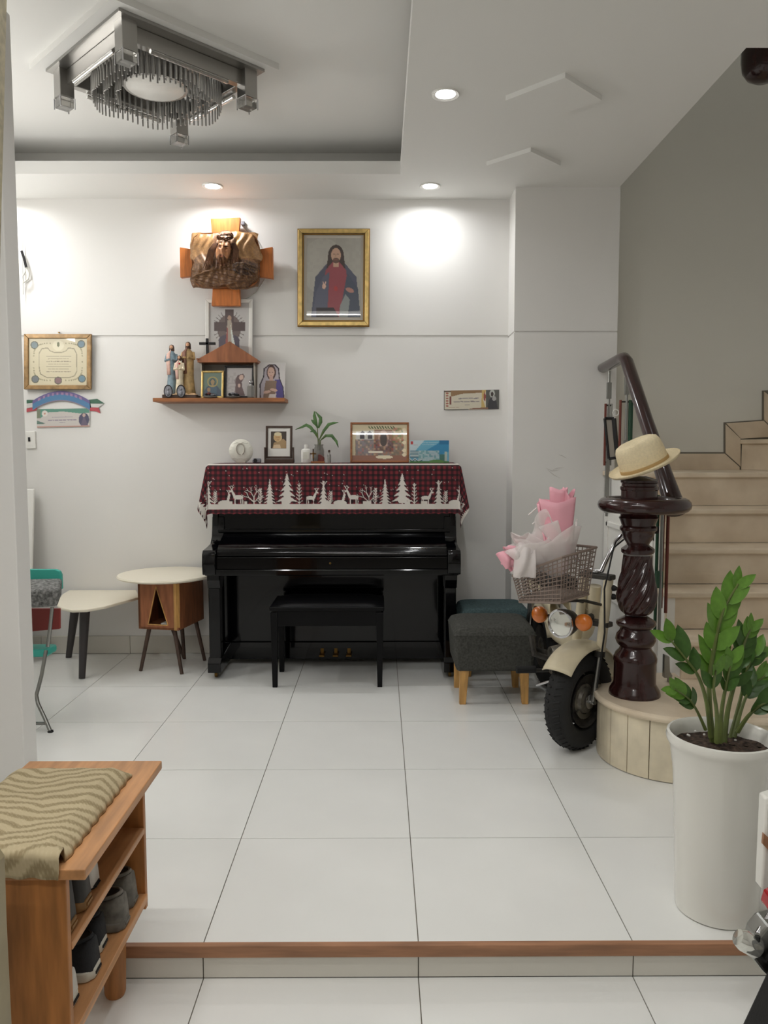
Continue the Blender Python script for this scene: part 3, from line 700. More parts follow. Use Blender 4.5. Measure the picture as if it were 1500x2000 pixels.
# portrait in dark tilting stand frame
def std_frame(name, label, cat, px0, py0, px1, py1, Y, wd, depth, fm, cvs, lean=.0, foot=True, mount=None, m='print_glazed', zbase=None):
    tl, tr, bl = W(px0, py0, Y), W(px1, py0, Y), W(px0, py1, Y)
    if zbase is not None:
        dz = zbase-bl.z; tl.z += dz; tr.z += dz; bl.z += dz
    tl.y += lean; tr.y += lean
    root = thing(name, label, cat, ((tl.x+tr.x)/2, Y, bl.z))
    ex = (tr-tl).normalized(); ey = (bl-tl).normalized(); n = ey.cross(ex).normalized(); n = -n if n.y > 0 else n
    frame_rect(root, 'frame_bar', tl, tr, bl, wd, depth, fm)
    i_tl, i_tr, i_bl = tl+ex*wd+ey*wd, tr-ex*wd+ey*wd, bl+ex*wd-ey*wd
    q = n*(depth*.45)
    if mount:
        br = i_tr+i_bl-i_tl
        MB().hexa([p+n*.002 for p in (i_tl, i_tr, br, i_bl)], [p+q*.9 for p in (i_tl, i_tr, br, i_bl)]).build('mount', mount[0], root, smooth=False)
        l, t_, r_, b_ = mount[1:]
        w_, h_ = (i_tr-i_tl).length, (i_bl-i_tl).length
        o_ = i_tl+ex*w_*l+ey*h_*t_
        print_sheet('picture', cvs, o_+q, o_+ex*w_*(r_-l)+q, o_+ey*h_*(b_-t_)+q, root, m)
    else:
        print_sheet('picture', cvs, i_tl+q, i_tr+q, i_bl+q, root, m)
    br = tr+bl-tl
    MB().hexa([p for p in (tl, tr, br, bl)], [p+n*.003 for p in (tl, tr, br, bl)]).build('backing', 'brown_frame', root, smooth=False)
    return root, tl, tr, bl
def robed(cv, cx, top, bot, hr, hair, skin, robe, cape=None, bg=None, turn=0):
    """a simple half-length robed figure; sizes relative to head radius hr"""
    if cape: cv.poly([(cx-hr*1.2, top+hr*2.6), (cx-hr*3.3, top+hr*5), (cx-hr*4, bot), (cx+hr*4, bot), (cx+hr*3.3, top+hr*5), (cx+hr*1.2, top+hr*2.6)], cape)
    cv.ell(cx, top+hr*1.6, hr*1.25, hr*1.6, hair); cv.poly([(cx-hr*1.25, top+hr*1.4), (cx-hr*1.5, top+hr*3.8), (cx+hr*1.5, top+hr*3.8), (cx+hr*1.25, top+hr*1.4)], hair)
    cv.poly([(cx-hr*.5, top+hr*2.6), (cx-hr*1.7, top+hr*4), (cx-hr*1.9, bot), (cx+hr*1.9, bot), (cx+hr*1.7, top+hr*4), (cx+hr*.5, top+hr*2.6)], robe)
    cv.rect(cx-hr*.4, top+hr*2.2, cx+hr*.4, top+hr*3.4, skin)
    cv.ell(cx+turn*hr, top+hr*1.6, hr*.78, hr*1.1, skin)
    return cv
cv = Canvas(0, 0, 1, 1.3, 48, 60, (66, 54, 44))
cv.ell(.45, .45, .27, .35, (214, 190, 140)).ell(.42, .5, .2, .26, (206, 168, 118)).ell(.45, .2, .24, .14, (226, 214, 176)).poly([(.1, 1.3), (.2, .85), (.5, .78), (.8, .55), (.98, .75), (1, 1.3)], (176, 146, 104)).poly([(.15, 1.3), (.2, 1.02), (.6, 1.0), (.65, 1.3)], (222, 196, 160)).line([(.34, .46), (.42, .46)], .03, (96, 66, 44)).line([(.48, .46), (.54, .46)], .03, (96, 66, 44)).line([(.4, .64), (.5, .64)], .025, (120, 70, 50))
t, tl, tr, bl = std_frame('portrait_frame', 'dark brown standing frame with a small portrait of an old man', 'picture frame', 519, 827, 571, 891, 5.03, .014, .014, 'brown_frame', cv, lean=.01, mount=('white_paint', .13, .12, .83, .72), zbase=ZP+.028)
for xx in (tl.x-.008, tr.x+.002):
    MB().box((xx, 5.0, ZP), (xx+.008, 5.035, ZP+.1)).build('stand_post', 'brown_frame', t, smooth=False)
MB().box((tl.x-.008, 4.995, ZP), (tr.x+.01, 5.045, ZP+.026)).build('stand_base', 'brown_frame', t, smooth=False, bev=.003)
# white lotion bottle
x = on(598, 4.96); t = thing('white_bottle', 'small white flat-shouldered plastic bottle on the piano', 'bottle', (x, 4.96, ZP))
M = Matrix.Translation((x, 4.96, ZP)) @ Matrix.Diagonal((1, .55, 1, 1))
MB(M).lathe([(.026, 0), (.031, .004), (.031, .078), (.028, .086), (.012, .092)], n=28).build('body', 'plastic_white', t)
MB(Matrix.Translation((x, 4.96, ZP))).lathe([(.011, .091), (.011, .098), (.0125, .099), (.012, .116), (.001, .117)], n=20).build('cap', 'plastic_white', t)
q = MB().box((x-.018, 4.9425, ZP+.025), (x+.018, 4.944, ZP+.07)).build('label_sheet', 'shell', t, smooth=False)
# houseplant in a glass vase
x = on(623, 5.05); y = 5.05
t = thing('vase_plant', 'thin-leaved green plant growing in a clear glass vase on the piano', 'plant', (x, y, ZP))
MB().lathe([(.024, 0), (.03, .004), (.034, .03), (.034, .08), (.026, .105), (.03, .118), (.028, .118), (.024, .105), (.031, .08), (.031, .03), (.027, .008), (.001, .008)], (x, y, ZP), 28).build('vase', 'crystal', t)
def blade(pts, wd, m, nm='leaf'):
    pts = [Vector(p) for p in pts]; k = len(pts); mb = MB(); vs = []; fs = []
    for i, p in enumerate(pts):
        tt = (pts[min(i+1, k-1)]-pts[max(0, i-1)]).normalized(); sd = tt.cross(Vector((0, -1, .25))).normalized()
        h = wd*math.sin(math.pi*min(.98, max(.02, (i+.4)/(k-.4))))
        vs += [p+sd*h, p+Vector((0, .003, 0)), p-sd*h]
    for i in range(k-1):
        fs += [(3*i, 3*i+1, 3*i+4, 3*i+3), (3*i+1, 3*i+2, 3*i+5, 3*i+4)]
    return mb.add(vs, fs).build(nm, m, t, solid=.001)
z0 = W(0, 862, y).z
base = Vector((x, y, z0-.02))
def pw(l, Y=y): return [W(u, v, Y) for u, v in l]
for l, wd in (([(622, 858), (616, 846), (606, 834), (598, 830), (590, 834), (577, 839)], .011), ([(624, 858), (632, 842), (642, 829), (652, 826), (661, 825)], .011), ([(626, 860), (636, 851), (648, 851), (657, 862), (661, 874)], .011), ([(620, 850), (614, 842), (606, 843)], .01), ([(620, 836), (616, 822), (614, 812), (614, 803)], .012), ([(622, 836), (626, 824), (626, 816), (616, 804)], .013), ([(619, 832), (613, 824), (608, 820)], .012)):
    blade(pw(l), wd, 'leaf_vase')
for l in ([(622, 880), (621, 858), (620, 836)], [(624, 880), (624, 858), (632, 842)], [(620, 880), (622, 858), (616, 846)], [(625, 880), (626, 860), (636, 851)]):
    MB().tube(pw(l), .0028, 6).build('stem', 'stem', t)
# wooden desk crucifix with red block
x = on(620, 4.95); t = thing('desk_crucifix', 'small dark wooden crucifix on a reddish block before the vase', 'crucifix', (x, 4.95, ZP))
MB().box((x-.04, 4.93, ZP), (x+.046, 4.975, ZP+.012)).build('base', 'wood_shelf', t, smooth=False, bev=.002)
MB().box((x-.03, 4.945, ZP+.012), (x-.022, 4.953, ZP+.09)).box((x-.045, 4.945, ZP+.055), (x-.007, 4.953, ZP+.063)).build('cross', 'brown_frame', t, smooth=False)
MB().prism([(.004, .012), (.044, .012), (.044, .035), (.028, .05), (.012, .058), (.004, .05)], lambda u, v, s: (x+u, s, ZP+v), 4.935, 4.965).build('red_block', 'trinket_red', t, bev=.004)
MB().ball((x-.026, 4.94, ZP+.066), .005, 10).tube([(x-.026, 4.94, ZP+.06), (x-.026, 4.94, ZP+.03)], .004, 6).tube([(x-.042, 4.94, ZP+.062), (x-.026, 4.94, ZP+.056), (x-.01, 4.94, ZP+.062)], .002, 6).build('figure', 'gold_dark', t)
x = on(643, 4.95); t = thing('glass_vial', 'slim clear glass vial with dark stopper on the piano', 'vial', (x, 4.95, ZP))
MB().lathe([(.009, 0), (.0105, .003), (.0105, .05), (.006, .06), (.006, .07), (.001, .07)], (x, 4.95, ZP), 20).build('tube', 'crystal', t)
MB().lathe([(.007, .068), (.007, .082), (.001, .083)], (x, 4.95, ZP), 16).build('stopper', 'brown_frame', t)
# group photograph, gold frame
cv = Canvas(0, 0, 1.4, 1, 84, 60, (214, 200, 164))
cv.poly([(.1, .2), (.55, .16), (.55, 1), (.1, 1)], (206, 204, 196)); cv.rect(.56, .14, 1.05, .75, (150, 112, 88)); cv.ell(.8, .42, .09, .18, (72, 58, 54)); cv.rect(.71, .42, .89, .6, (72, 58, 54)); cv.ring(.8, .42, .12, .22, .02, (196, 160, 140))
for cx in (.26, .45): cv.ell(cx, .28, .06, .1, (58, 52, 60)); cv.rect(cx-.06, .28, cx+.06, .4, (58, 52, 60))
for i in range(10): cv.line([(.42+.07*i, .06), (.46+.07*i, .12)], .03, (74, 92, 48))
cv.speckle((cv.V > .42)&(cv.V < .86)&(cv.U > .08)&(cv.U < 1.32)&~((cv.U>.7)&(cv.U<.9)&(cv.V<.6)), [(88, 62, 54), (120, 78, 66), (64, 52, 58), (150, 60, 56), (176, 140, 110), (98, 84, 96), (110, 74, 88)], 4, .75, 3)
cv.speckle((cv.U > 1.02)&(cv.V > .1)&(cv.V < .5)&(cv.U < 1.3), [(150, 130, 70), (90, 110, 60), (190, 110, 90), (210, 190, 150)], 5, .7, 3)
cv.rect(.0, .86, 1.4, 1, (150, 104, 84)); cv.rect(.42, .74, .78, .79, (244, 236, 214)); cv.ell(.82, .9, .22, .05, (236, 226, 196))
for v in (.15, .5, .72, .84): cv.ell(1.33, v, .05, .05, (240, 228, 196))
std_frame('photo_frame', 'wide brown and gold frame with a group photograph, standing on the piano', 'picture frame', 684, 817, 799, 896, 5.06, .013, .016, 'wood_shelf', cv, lean=.03, zbase=ZP)
# blue printed box
cv = Canvas(0, 0, 1.6, 1, 96, 60, (110, 186, 214))
cv.poly([(0, 0), (.6, 0), (.2, .5), (0, .6)], (206, 226, 232)); cv.poly([(.6, .5), (1.2, .1), (1.6, 0), (1.6, .5), (.9, .8)], (52, 148, 196)); cv.rect(1.2, 0, 1.6, .18, (30, 120, 170))
cv.speckle((cv.V > .45)&(cv.U > .35)&(cv.U < 1.2), [(196, 220, 216), (140, 184, 180), (216, 226, 220)], 3, .7, 4)
cv.rect(.02, .45, .36, .78, (88, 140, 160))
for k in range(5): cv.rect(.02, .48+.06*k, .36, .5+.06*k, (216, 228, 226))
for k in range(3): cv.line([(0, .8+.05*k), (.1, .9+.04*k), (.22, .8+.05*k), (.36, .92+.03*k), (.5, .84+.05*k)], .03, (28, 82, 96) if k % 2 else (222, 232, 228))
cv.rect(1.22, .62, 1.42, 1, (70, 126, 116)); cv.rect(1.42, .5, 1.52, 1, (190, 206, 196)); cv.rect(0, .93, 1.6, 1, (70, 132, 70)); cv.ell(1.1, .95, .3, .1, (96, 150, 80)); cv.rect(.04, .04, .14, .18, (196, 60, 60)); cv.script(.16, .34, .2, .03, (196, 70, 70), 2); cv.script(.45, 1.15, .1, .04, (220, 236, 240), 3); cv.script(.5, 1.1, .18, .03, (220, 236, 240), 4)
tl, tr, bl = W(800, 853, 4.99), W(877, 853, 4.99), W(800, 897, 4.99)
dz = ZP-bl.z; tl.z += dz; tr.z += dz; bl.z = ZP
t = thing('printed_box', 'light blue printed carton with buildings and clouds on the piano', 'box', ((tl.x+tr.x)/2, 4.99, ZP))
MB().box((tl.x, 4.991, ZP), (tr.x, 5.03, tl.z)).build('carton', 'plastic_white', t, smooth=False)
print_sheet('front_print', cv, tl, tr, bl, t, 'print_glazed')
# ------------------------------------------------------------------ wooden cross with carved relief
cr = thing('carved_cross', 'orange wooden wall cross with a carved bronze-brown bearded head block', 'wall cross', W(441, 510, 5.16))
def arm(pts, ya=5.135, yb=5.175):
    q = [W(u, v, 5.15) for u, v in pts]
    MB().prism([(p.x, p.z) for p in q], lambda u, v, t: (u, t, v), ya, yb).build('cross_arm', 'wood_cross', cr, smooth=False, bev=.003)
arm([(412, 428), (470, 426), (466, 470), (416, 470)]); arm([(352, 484), (392, 490), (392, 538), (353, 543)])
arm([(496, 490), (533, 483), (534, 545), (498, 540)]); arm([(417, 550), (468, 550), (470, 598), (414, 598)])
MB().box((W(420, 510, 5.15).x, 5.175, 2.35), (W(462, 510, 5.15).x, 5.229, 2.6)).build('wall_spacer', 'wood_cross', cr, smooth=False)
c0 = W(441, 509, 5.1); hw, hh = .222, .178
def edge(a):   # irregular outline of the block
    return 1+.03*math.sin(5*a+1)+.02*math.sin(9*a)+.015*math.sin(17*a)
def relief(x, y):   # x right, y up in metres from block centre
    X, Yy = x/hw, y/hh
    h = .05+.012*math.sin(X*3)-.05*abs(X)**4-.035*abs(Yy)**5
    h += .004*math.sin(x*130+3*math.sin(y*30))*(1 if abs(X) > .3 else .4)
    fx, fy = (x-.004)*.86, (y-.034)*.86
    t = R(12); fx, fy = fx*math.cos(t)-fy*math.sin(t), fx*math.sin(t)+fy*math.cos(t)
    hair = math.exp(-((fx/.07)**2+((fy+.01)/.1)**2)**1.5)
    h += hair*(.03+.006*math.sin(fx*260+fy*60))
    e = (fx/.042)**2+(fy/.066)**2
    if e < 1: h += .05*math.sqrt(1-e)
    h += .014*math.exp(-(fx/.007)**2-((fy+.004)/.02)**2)
    for s in (-1, 1): h -= .010*math.exp(-((fx-s*.018)/.010)**2-((fy-.014)/.007)**2); h += .004*math.exp(-((fx-s*.018)/.016)**2-((fy-.026)/.004)**2)
    h += .006*math.exp(-(fx/.016)**2-((fy+.034)/.004)**2)
    h += .012*math.exp(-(fx/.03)**2-((fy+.058)/.018)**2)*(1+.4*math.sin(fx*500))
    for k in range(7):   # folds of cloth below and beside
        yy = -.06-.017*k+.02*math.sin(x*14+k); h += .009*math.exp(-((y-yy)/.006)**2)*(1 if y < -.03 or abs(x) > .09 else 0)
    h += .035*math.exp(-((x-.12)/.05)**2-((y+.05)/.035)**2)+.03*math.exp(-((x+.13)/.06)**2-((y+.04)/.05)**2)
    return h
NG, NH = 150, 120
mb = MB(); cvr = Canvas(-hw, hh, hw, -hh, NG, NH, (122, 82, 52))
def rp(a, b):
    X, Yy = 2*a-1, 1-2*b
    # squircle mapping with ragged rim
    rr = (abs(X)**6+abs(Yy)**6)**(1/6); an = math.atan2(Yy, X)
    s = edge(an) if rr > .7 else 1+(edge(an)-1)*(rr/.7)**3
    k = 1-.05*(abs(X*Yy))**2
    x, y = X*hw*s*k, Yy*hh*s*k
    h = relief(x, y)
    if rr > .95: h = min(h, .0)-.0
    return (c0.x+x, 5.09-h, c0.z+y)
mb.grid(rp, NG, NH)
o_idx = [j*NG for j in range(NH)]
# colours: bark, cloth, face, hair
cvr.put((np.abs(cvr.U) > .07) & (cvr.V > .0), (172, 130, 86)); cvr.put((cvr.U > .05) & (cvr.U < .1) & (cvr.V > .02), (194, 146, 84))
cvr.put(cvr.V < -.02, (104, 74, 54)); cvr.ell(.13, -.06, .075, .05, (56, 40, 36)); cvr.ell(-.13, -.05, .08, .08, (118, 88, 64))
cvr.ell(.0, .035, .085, .12, (92, 62, 44), ang=-12); cvr.ell(.004, .036, .047, .072, (204, 142, 100), ang=-12); cvr.ell(-.006, -.026, .034, .032, (104, 66, 46)); cvr.ell(.016, .108, .066, .03, (128, 92, 62))
for sx in (-1, 1): cvr.ell(.007+sx*.021, .05+sx*.004, .013, .0045, (78, 48, 34)); cvr.ell(.008+sx*.021, .063+sx*.004, .016, .003, (96, 60, 42))
cvr.ell(-.001, -.005, .015, .0045, (146, 74, 56)); cvr.line([(.006, .05), (.002, .022)], .006, (222, 164, 122))
cvr.speckle(np.ones(cvr.U.shape, bool), [(60, 42, 32), (150, 108, 70), (110, 76, 50), (196, 150, 90)], 8, .22, 2)
o = mb.build('carved_block', 'print_relief', cr, angle=75, solid=0); set_cols(o, cvr)
MB().prism([(c0.x+hw*.96*math.copysign(abs(math.cos(a))**.36, math.cos(a)), c0.z+hh*.96*math.copysign(abs(math.sin(a))**.36, math.sin(a))) for a in [2*math.pi*i/40 for i in range(40)]], lambda u, v, t: (u, t, v), 5.088, 5.135).build('block_back', 'copper', cr, smooth=False)
for k in range(3):   # crown of thorns
    pts = [(c0.x+.018+.05*math.cos(a)*1.0, 5.09-.095-.012*math.sin(a*3+k), c0.z+.122+.014*math.sin(a)+.01*math.cos(a)*.4+.006*math.sin(4*a+2*k)) for a in [2*math.pi*i/24 for i in range(25)]]
    MB().tube(pts, .0045, 6).build('thorn_twig', 'hair_bronze', cr)
for s, n in ((-1, 6), (1, 5)):
    for k in range(n):
        x0 = s*(.056+.006*k)
        pts = [(c0.x+.012+x0*.8, 5.015, c0.z+.085), (c0.x+.01+x0*1.1, 5.0, c0.z+.04), (c0.x+x0*1.15, 5.005, c0.z-.0), (c0.x-.01+x0*(1.05+.07*k), 5.015, c0.z-.05-.006*k)]
        MB().tube(pts, [.005, .006, .005, .002], 6).build('hair_strand', 'hair_bronze', cr)
# power cable looping behind the cross
cb = [W(u, v, 5.222) for u, v in ((474, 437), (482, 450), (502, 468), (514, 490), (522, 520), (516, 548), (500, 572), (480, 583), (462, 588))]
o = MB().tube(cb, .0035, 8).build('power_cable', 'cable_white'); tag(o, 'thin pale cable looping down the wall behind the carved cross', 'cable')
q = W(475, 437, 5.22); o = MB().box((q.x-.012, 5.205, q.z-.012), (q.x+.012, 5.229, q.z+.012)).build('cable_plug', 'pewter', smooth=False, bev=.003); tag(o, 'small grey plug at the top of the cross cable', 'plug')
# ------------------------------------------------------------------ gold framed picture
cv = Canvas(0, 0, 1, 1.42, 100, 140, (150, 146, 136))
cv.ell(.3, .5, .4, .5, (164, 160, 150)); cv.speckle(np.ones(cv.U.shape, bool), [(150, 146, 136), (140, 136, 128)], 2, .4, 6)
robed(cv, .54, .12, 1.42, .115, (58, 46, 42), (176, 142, 120), (134, 66, 72), (74, 76, 90))
cv.poly([(.18, .95), (.3, .7), (.42, .6), (.38, 1.42), (.1, 1.42)], (84, 86, 100)); cv.poly([(.75, .62), (.95, .9), (1, 1.42), (.6, 1.42)], (66, 72, 84)); cv.poly([(.18, 1.24), (.5, 1.24), (.6, 1.42), (.18, 1.42)], (46, 40, 44)); cv.poly([(.62, 1.2), (.72, 1.0), (.8, 1.1), (.76, 1.42), (.6, 1.42)], (128, 132, 130))
for s in (-1, 1): cv.ell(.54+s*.035, .285, .018, .008, (60, 44, 40))
cv.line([(.54, .28), (.538, .34)], .012, (150, 116, 96)); cv.ell(.54, .4, .06, .05, (92, 70, 60)); cv.line([(.51, .385), (.57, .385)], .012, (130, 78, 70))
cv.ell(.32, .86, .035, .05, (196, 160, 140)); cv.line([(.3, .78), (.34, .88)], .014, (206, 170, 150)); cv.line([(.35, .78), (.34, .88)], .014, (206, 170, 150)); cv.ell(.8, .93, .08, .04, (160, 116, 104), ang=20); cv.ell(.54, .9, .035, .045, (158, 56, 56))
t, tl, tr, bl = std_frame('gold_framed_picture', 'large gold framed picture of a robed long-haired figure on the wall', 'picture', 583, 449, 721, 637, 5.205, .026, .024, 'gold', cv, mount=('grey_mount', .07, .05, .935, .95))
frame_rect(t, 'inner_bead', tl+Vector((.028, -.012, -.028)), tr+Vector((-.028, -.012, -.028)), bl+Vector((.028, -.012, .028)), .008, .004, 'gold_dark')
frame_rect(t, 'outer_bead', tl+Vector((-.006, .008, .006)), tr+Vector((.006, .008, .006)), bl+Vector((-.006, .008, -.006)), .012, .02, 'gold_dark')
# white framed cross print
cv = Canvas(0, 0, 1, 1.3, 70, 90, (196, 194, 192))
cv.ell(.5, .62, .3, .34, (116, 102, 100)); dc = (92, 78, 78)
cv.rect(.4, .16, .62, .7, dc); cv.rect(.13, .46, .9, .68, dc)
for a in range(0, 360, 12):
    if 20 < a % 90 < 70: cv.line([(.5+.3*math.cos(R(a)), .6+.32*math.sin(R(a))), (.5+.4*math.cos(R(a)), .6+.42*math.sin(R(a)))], .015, dc)
cv.ell(.5, .9, .26, .14, (90, 84, 96)); cv.rect(.24, .9, .76, 1.1, (90, 84, 96)); cv.ell(.51, .36, .05, .06, (180, 150, 130)); cv.poly([(.46, .42), (.56, .42), (.62, 1.1), (.4, 1.1)], (176, 164, 150)); cv.poly([(.53, .5), (.66, 1.05), (.58, 1.1)], (214, 222, 216)); cv.poly([(.46, .5), (.4, 1.05), (.48, 1.1)], (160, 92, 86)); cv.script(.12, .4, .12, .02, (150, 150, 150), 2)
std_frame('white_picture_frame', 'white framed print of a dark cross hanging below the carved cross', 'picture', 402, 585, 494, 704, 5.21, .024, .018, 'white_paint', cv)
# ------------------------------------------------------------------ shelf and devotional things
SY0, SZT = 5.04, W(300, 777, 5.04).z
sx0, sx1 = W(298, 777, 5.04).x, W(556, 777, 5.04).x
o = MB().box((sx0, SY0, SZT-.025), (sx1, 5.229, SZT)).build('wall_shelf', 'wood_shelf', smooth=False, bev=.003)
tag(o, 'brown wooden floating shelf holding statues and framed pictures', 'shelf')
def sw(u, v, Y):   # point for things standing on the shelf
    return W(u, v, Y)
# house shaped niche
t = thing('house_niche', 'grey backed wooden niche with a brown gable roof on the shelf', 'niche', (W(445, 775, 5.15).x, 5.15, SZT))
e0, e1, ap, ev = W(386, 702, 5.07), W(503, 702, 5.07), W(449, 667, 5.07), W(386, 708, 5.07)
MB().prism([(e0.x, e0.z), (ap.x, ap.z), (e1.x, e1.z), (e1.x, ev.z), (e0.x, ev.z)], lambda u, v, s: (u, s, v), 5.06, 5.2).build('gable_roof', 'wood_walnut', t, smooth=False, bev=.002)
n0, n1 = W(392, 740, 5.1).x, W(498, 740, 5.1).x
MB().box((n0, 5.195, SZT+.001), (n1, 5.21, ev.z)).build('back_board', 'grey_mount', t, smooth=False)
for xx in (n0, n1-.008): MB().box((xx, 5.1, SZT+.001), (xx+.008, 5.196, ev.z)).build('side_board', 'grey_mount', t, smooth=False)
MB().box((W(385, 700, 5.07).x, 5.05, e0.z-.006), (W(388, 700, 5.07).x+.0, 5.07, e0.z+.006)).build('eave_end', 'wood_walnut', t, smooth=False)
q = W(405, 690, 5.08)
t = thing('small_cross', 'small dark cross standing on the roof of the niche', 'cross', q)
MB().box((q.x-.009, 5.075, q.z-.01), (q.x+.009, 5.087, W(405, 661, 5.08).z)).build('upright', 'black_frame', t, smooth=False, bev=.002)
zz = W(405, 671, 5.08).z; MB().box((W(389, 671, 5.08).x, 5.075, zz-.008), (W(421, 671, 5.08).x, 5.087, zz+.008)).build('crossbar', 'black_frame', t, smooth=False, bev=.002)
# family statue
fx = W(354, 775, 5.11).x
t = thing('family_statue', 'painted statue group of two robed adults and a child on the shelf', 'statue', (fx, 5.11, SZT))
def fig(px, head_v, hr, prof, robe, sash, parts, Y=5.11, tilt=0):
    hd = W(px, head_v, Y)
    mb = MB(); mb.ball((hd.x, Y, hd.z), hr, 14, (.85, .9, 1.15)).build(parts+'_head', 'figure_skin', t)
    MB().lathe([(hr*.3, hr*1.22), (hr*.8, hr*.95), (hr*1.02, hr*.3), (hr*1.05, -hr*.5), (hr*1.1, -hr*1.4), (hr*.5, -hr*1.6)], (hd.x, Y+hr*.28, hd.z), 18).build(parts+'_hair', 'figure_hair', t)
    p2 = [(r, z*(hd.z-hr*1.0-SZT-.02)+SZT+.02) for r, z in prof]
    MB().lathe(p2, (hd.x, Y, 0), 26, fluted=lambda i, th, z: 1+.10*math.sin(7*th+z*30)*(1-(z-SZT)/.4)).build(parts+'_robe', robe, t)
    s = [(r*1.07, z*(hd.z-hr-SZT-.02)+SZT+.02) for r, z in prof]
    MB().lathe(s[len(s)//3:], (hd.x, Y, 0), 20, a0=R(100), a1=R(265), fluted=lambda i, th, z: 1+.06*math.sin(9*th)).build(parts+'_mantle', sash, t, solid=.003)
    ws = s[-3]; zs = ws[1]
    for sgn in (-1, 1):
        MB().tube([(hd.x+sgn*ws[0]*.9, Y, zs), (hd.x+sgn*ws[0]*1.15, Y-.012, zs-.04), (hd.x+sgn*ws[0]*.25, Y-ws[0]*1.25, zs-.035)], [.011, .011, .007], 8).build(parts+'_arm', robe, t)
    return hd
AD = [(.04, 0), (.042, .05), (.036, .25), (.032, .45), (.034, .62), (.036, .78), (.033, .9), (.014, .97), (.009, 1.04)]
fig(335, 679, .0155, [(r*.86, z) for r, z in AD], 'robe_blue', 'robe_pink', 'woman', 5.12)
fig(367, 674, .017, AD, 'robe_tan', 'robe_brown', 'man', 5.13)
fig(350, 699, .0125, [(r*.66, z) for r, z in AD], 'robe_cream', 'robe_pink', 'child', 5.085)
MB().ball((W(350, 708, 5.05).x, 5.055, W(350, 710, 5.05).z), .007, 10).build('red_heart', 'red_lens', t)
MB().grid(lambda a, b: (fx-.108+.216*a+.01*math.sin(b*9), 5.05+.13*b, SZT+.02+.03*(1-(2*a-1)**2)*(.6+.4*math.sin(a*14+b*5))*(b > .05)), 30, 16).build('rocky_ground', 'figure_base', t)
MB().box((fx-.108, 5.05, SZT+.0005), (fx+.11, 5.18, SZT+.021)).build('plinth', 'brown_frame', t, smooth=False, bev=.003)
for px, lab in ((329, 'oval pewter medallion at the left foot of the statue group'), (354, 'oval pewter medallion in front of the child statue')):
    q = W(px, 764, 5.046)
    o = thing('oval_medallion', lab, 'medallion', (q.x, 5.046, SZT), 'oval medallions before the statue')
    M = Matrix.Translation((q.x, 5.043, SZT+.041)) @ Matrix.Diagonal((.68, 1, 1, 1))
    MB(M).lathe([(.001, -.004), (.034, -.004), (.036, -.002), (.041, -.004), (.041, .003), (.001, .003)], n=32, axis='y').build('plaque', 'pewter', o)
    MB(M).torus((0, -.004, 0), .039, .003, 32, 6, 'y').build('rim', 'black_frame', o)
    MB(M).ball((0, -.004, .012), .009, 10, (1, .4, 1)).ball((0, -.004, -.012), .016, 10, (1, .3, 1.1)).build('relief_figure', 'pewter', o)
# small frames on shelf
cv = Canvas(0, 0, 1, 1.3, 36, 46, (104, 122, 108)); robed(cv, .5, .3, 1.3, .13, (66, 84, 84), (160, 134, 96), (74, 96, 112), (66, 80, 96)); cv.ring(.5, .5, .26, .26, .03, (170, 150, 90)); cv.ell(.3, .95, .1, .12, (150, 120, 90))
std_frame('gilt_icon_frame', 'small gold framed green icon standing in the niche', 'picture frame', 393, 721, 437, 775, 5.09, .013, .012, 'gold', cv, lean=.015, zbase=SZT)
cv = Canvas(0, 0, 1, 1.2, 44, 52, (186, 180, 178)); cv.poly([(.3, 1.2), (.36, .7), (.3, .55), (.45, .3), (.65, .25), (.72, .36), (.6, .6), (.62, .8), (.75, 1.2)], (104, 84, 84)); cv.ell(.58, .4, .09, .12, (206, 176, 162), ang=15); cv.ell(.5, .75, .05, .09, (206, 176, 162)); cv.speckle((cv.U < .35) & (cv.V > .2), [(186, 180, 178), (160, 152, 150)], 3, .5, 3)
std_frame('black_picture_frame', 'black framed print of a praying veiled woman on the shelf', 'picture frame', 438, 711, 496, 775, 5.1, .014, .014, 'black_frame', cv, lean=.02, zbase=SZT)
cv = Canvas(0, 0, 1, 1.25, 60, 76, (212, 208, 206)); cv.poly([(.1, 1.25), (.08, .75), (.2, .5), (.22, .2), (.4, .06), (.65, .06), (.78, .2), (.82, .55), (.95, .85), (1, 1.25)], (58, 50, 58)); cv.poly([(.14, 1.25), (.12, .78), (.24, .5), (.26, .22), (.42, .1), (.62, .1), (.74, .22), (.78, .56), (.9, .86), (.95, 1.25)], (176, 168, 176)); cv.poly([(.64, .6), (.8, .58), (.92, .86), (.97, 1.25), (.7, 1.25)], (86, 76, 136)); cv.ell(.5, .34, .17, .26, (84, 62, 58)); cv.ell(.49, .34, .125, .19, (206, 172, 156)); cv.rect(.43, .48, .56, .62, (196, 160, 146)); cv.poly([(.3, .62), (.7, .62), (.66, 1.25), (.22, 1.25)], (134, 112, 96)); cv.ell(.6, .95, .14, .05, (206, 172, 156), ang=10); cv.ell(.36, 1.02, .14, .05, (206, 172, 156), ang=-10); cv.poly([(.45, 1.1), (.7, 1.08), (.66, 1.25), (.4, 1.25)], (216, 206, 200))
for s in (-1, 1): cv.ell(.49+s*.05, .33, .025, .01, (54, 40, 40))
cv.ell(.49, .45, .03, .012, (168, 84, 84))
tl, tr, bl = W(502, 707, 5.12), W(556, 707, 5.12), W(502, 778, 5.12)
dz = SZT-bl.z; tl.z += dz; tr.z += dz; bl.z = SZT; tl.y += .03; tr.y += .03
t = thing('canvas_print', 'unframed white canvas print of a woman in a violet veil, leaning at the shelf end', 'picture', ((tl.x+tr.x)/2, 5.12, SZT))
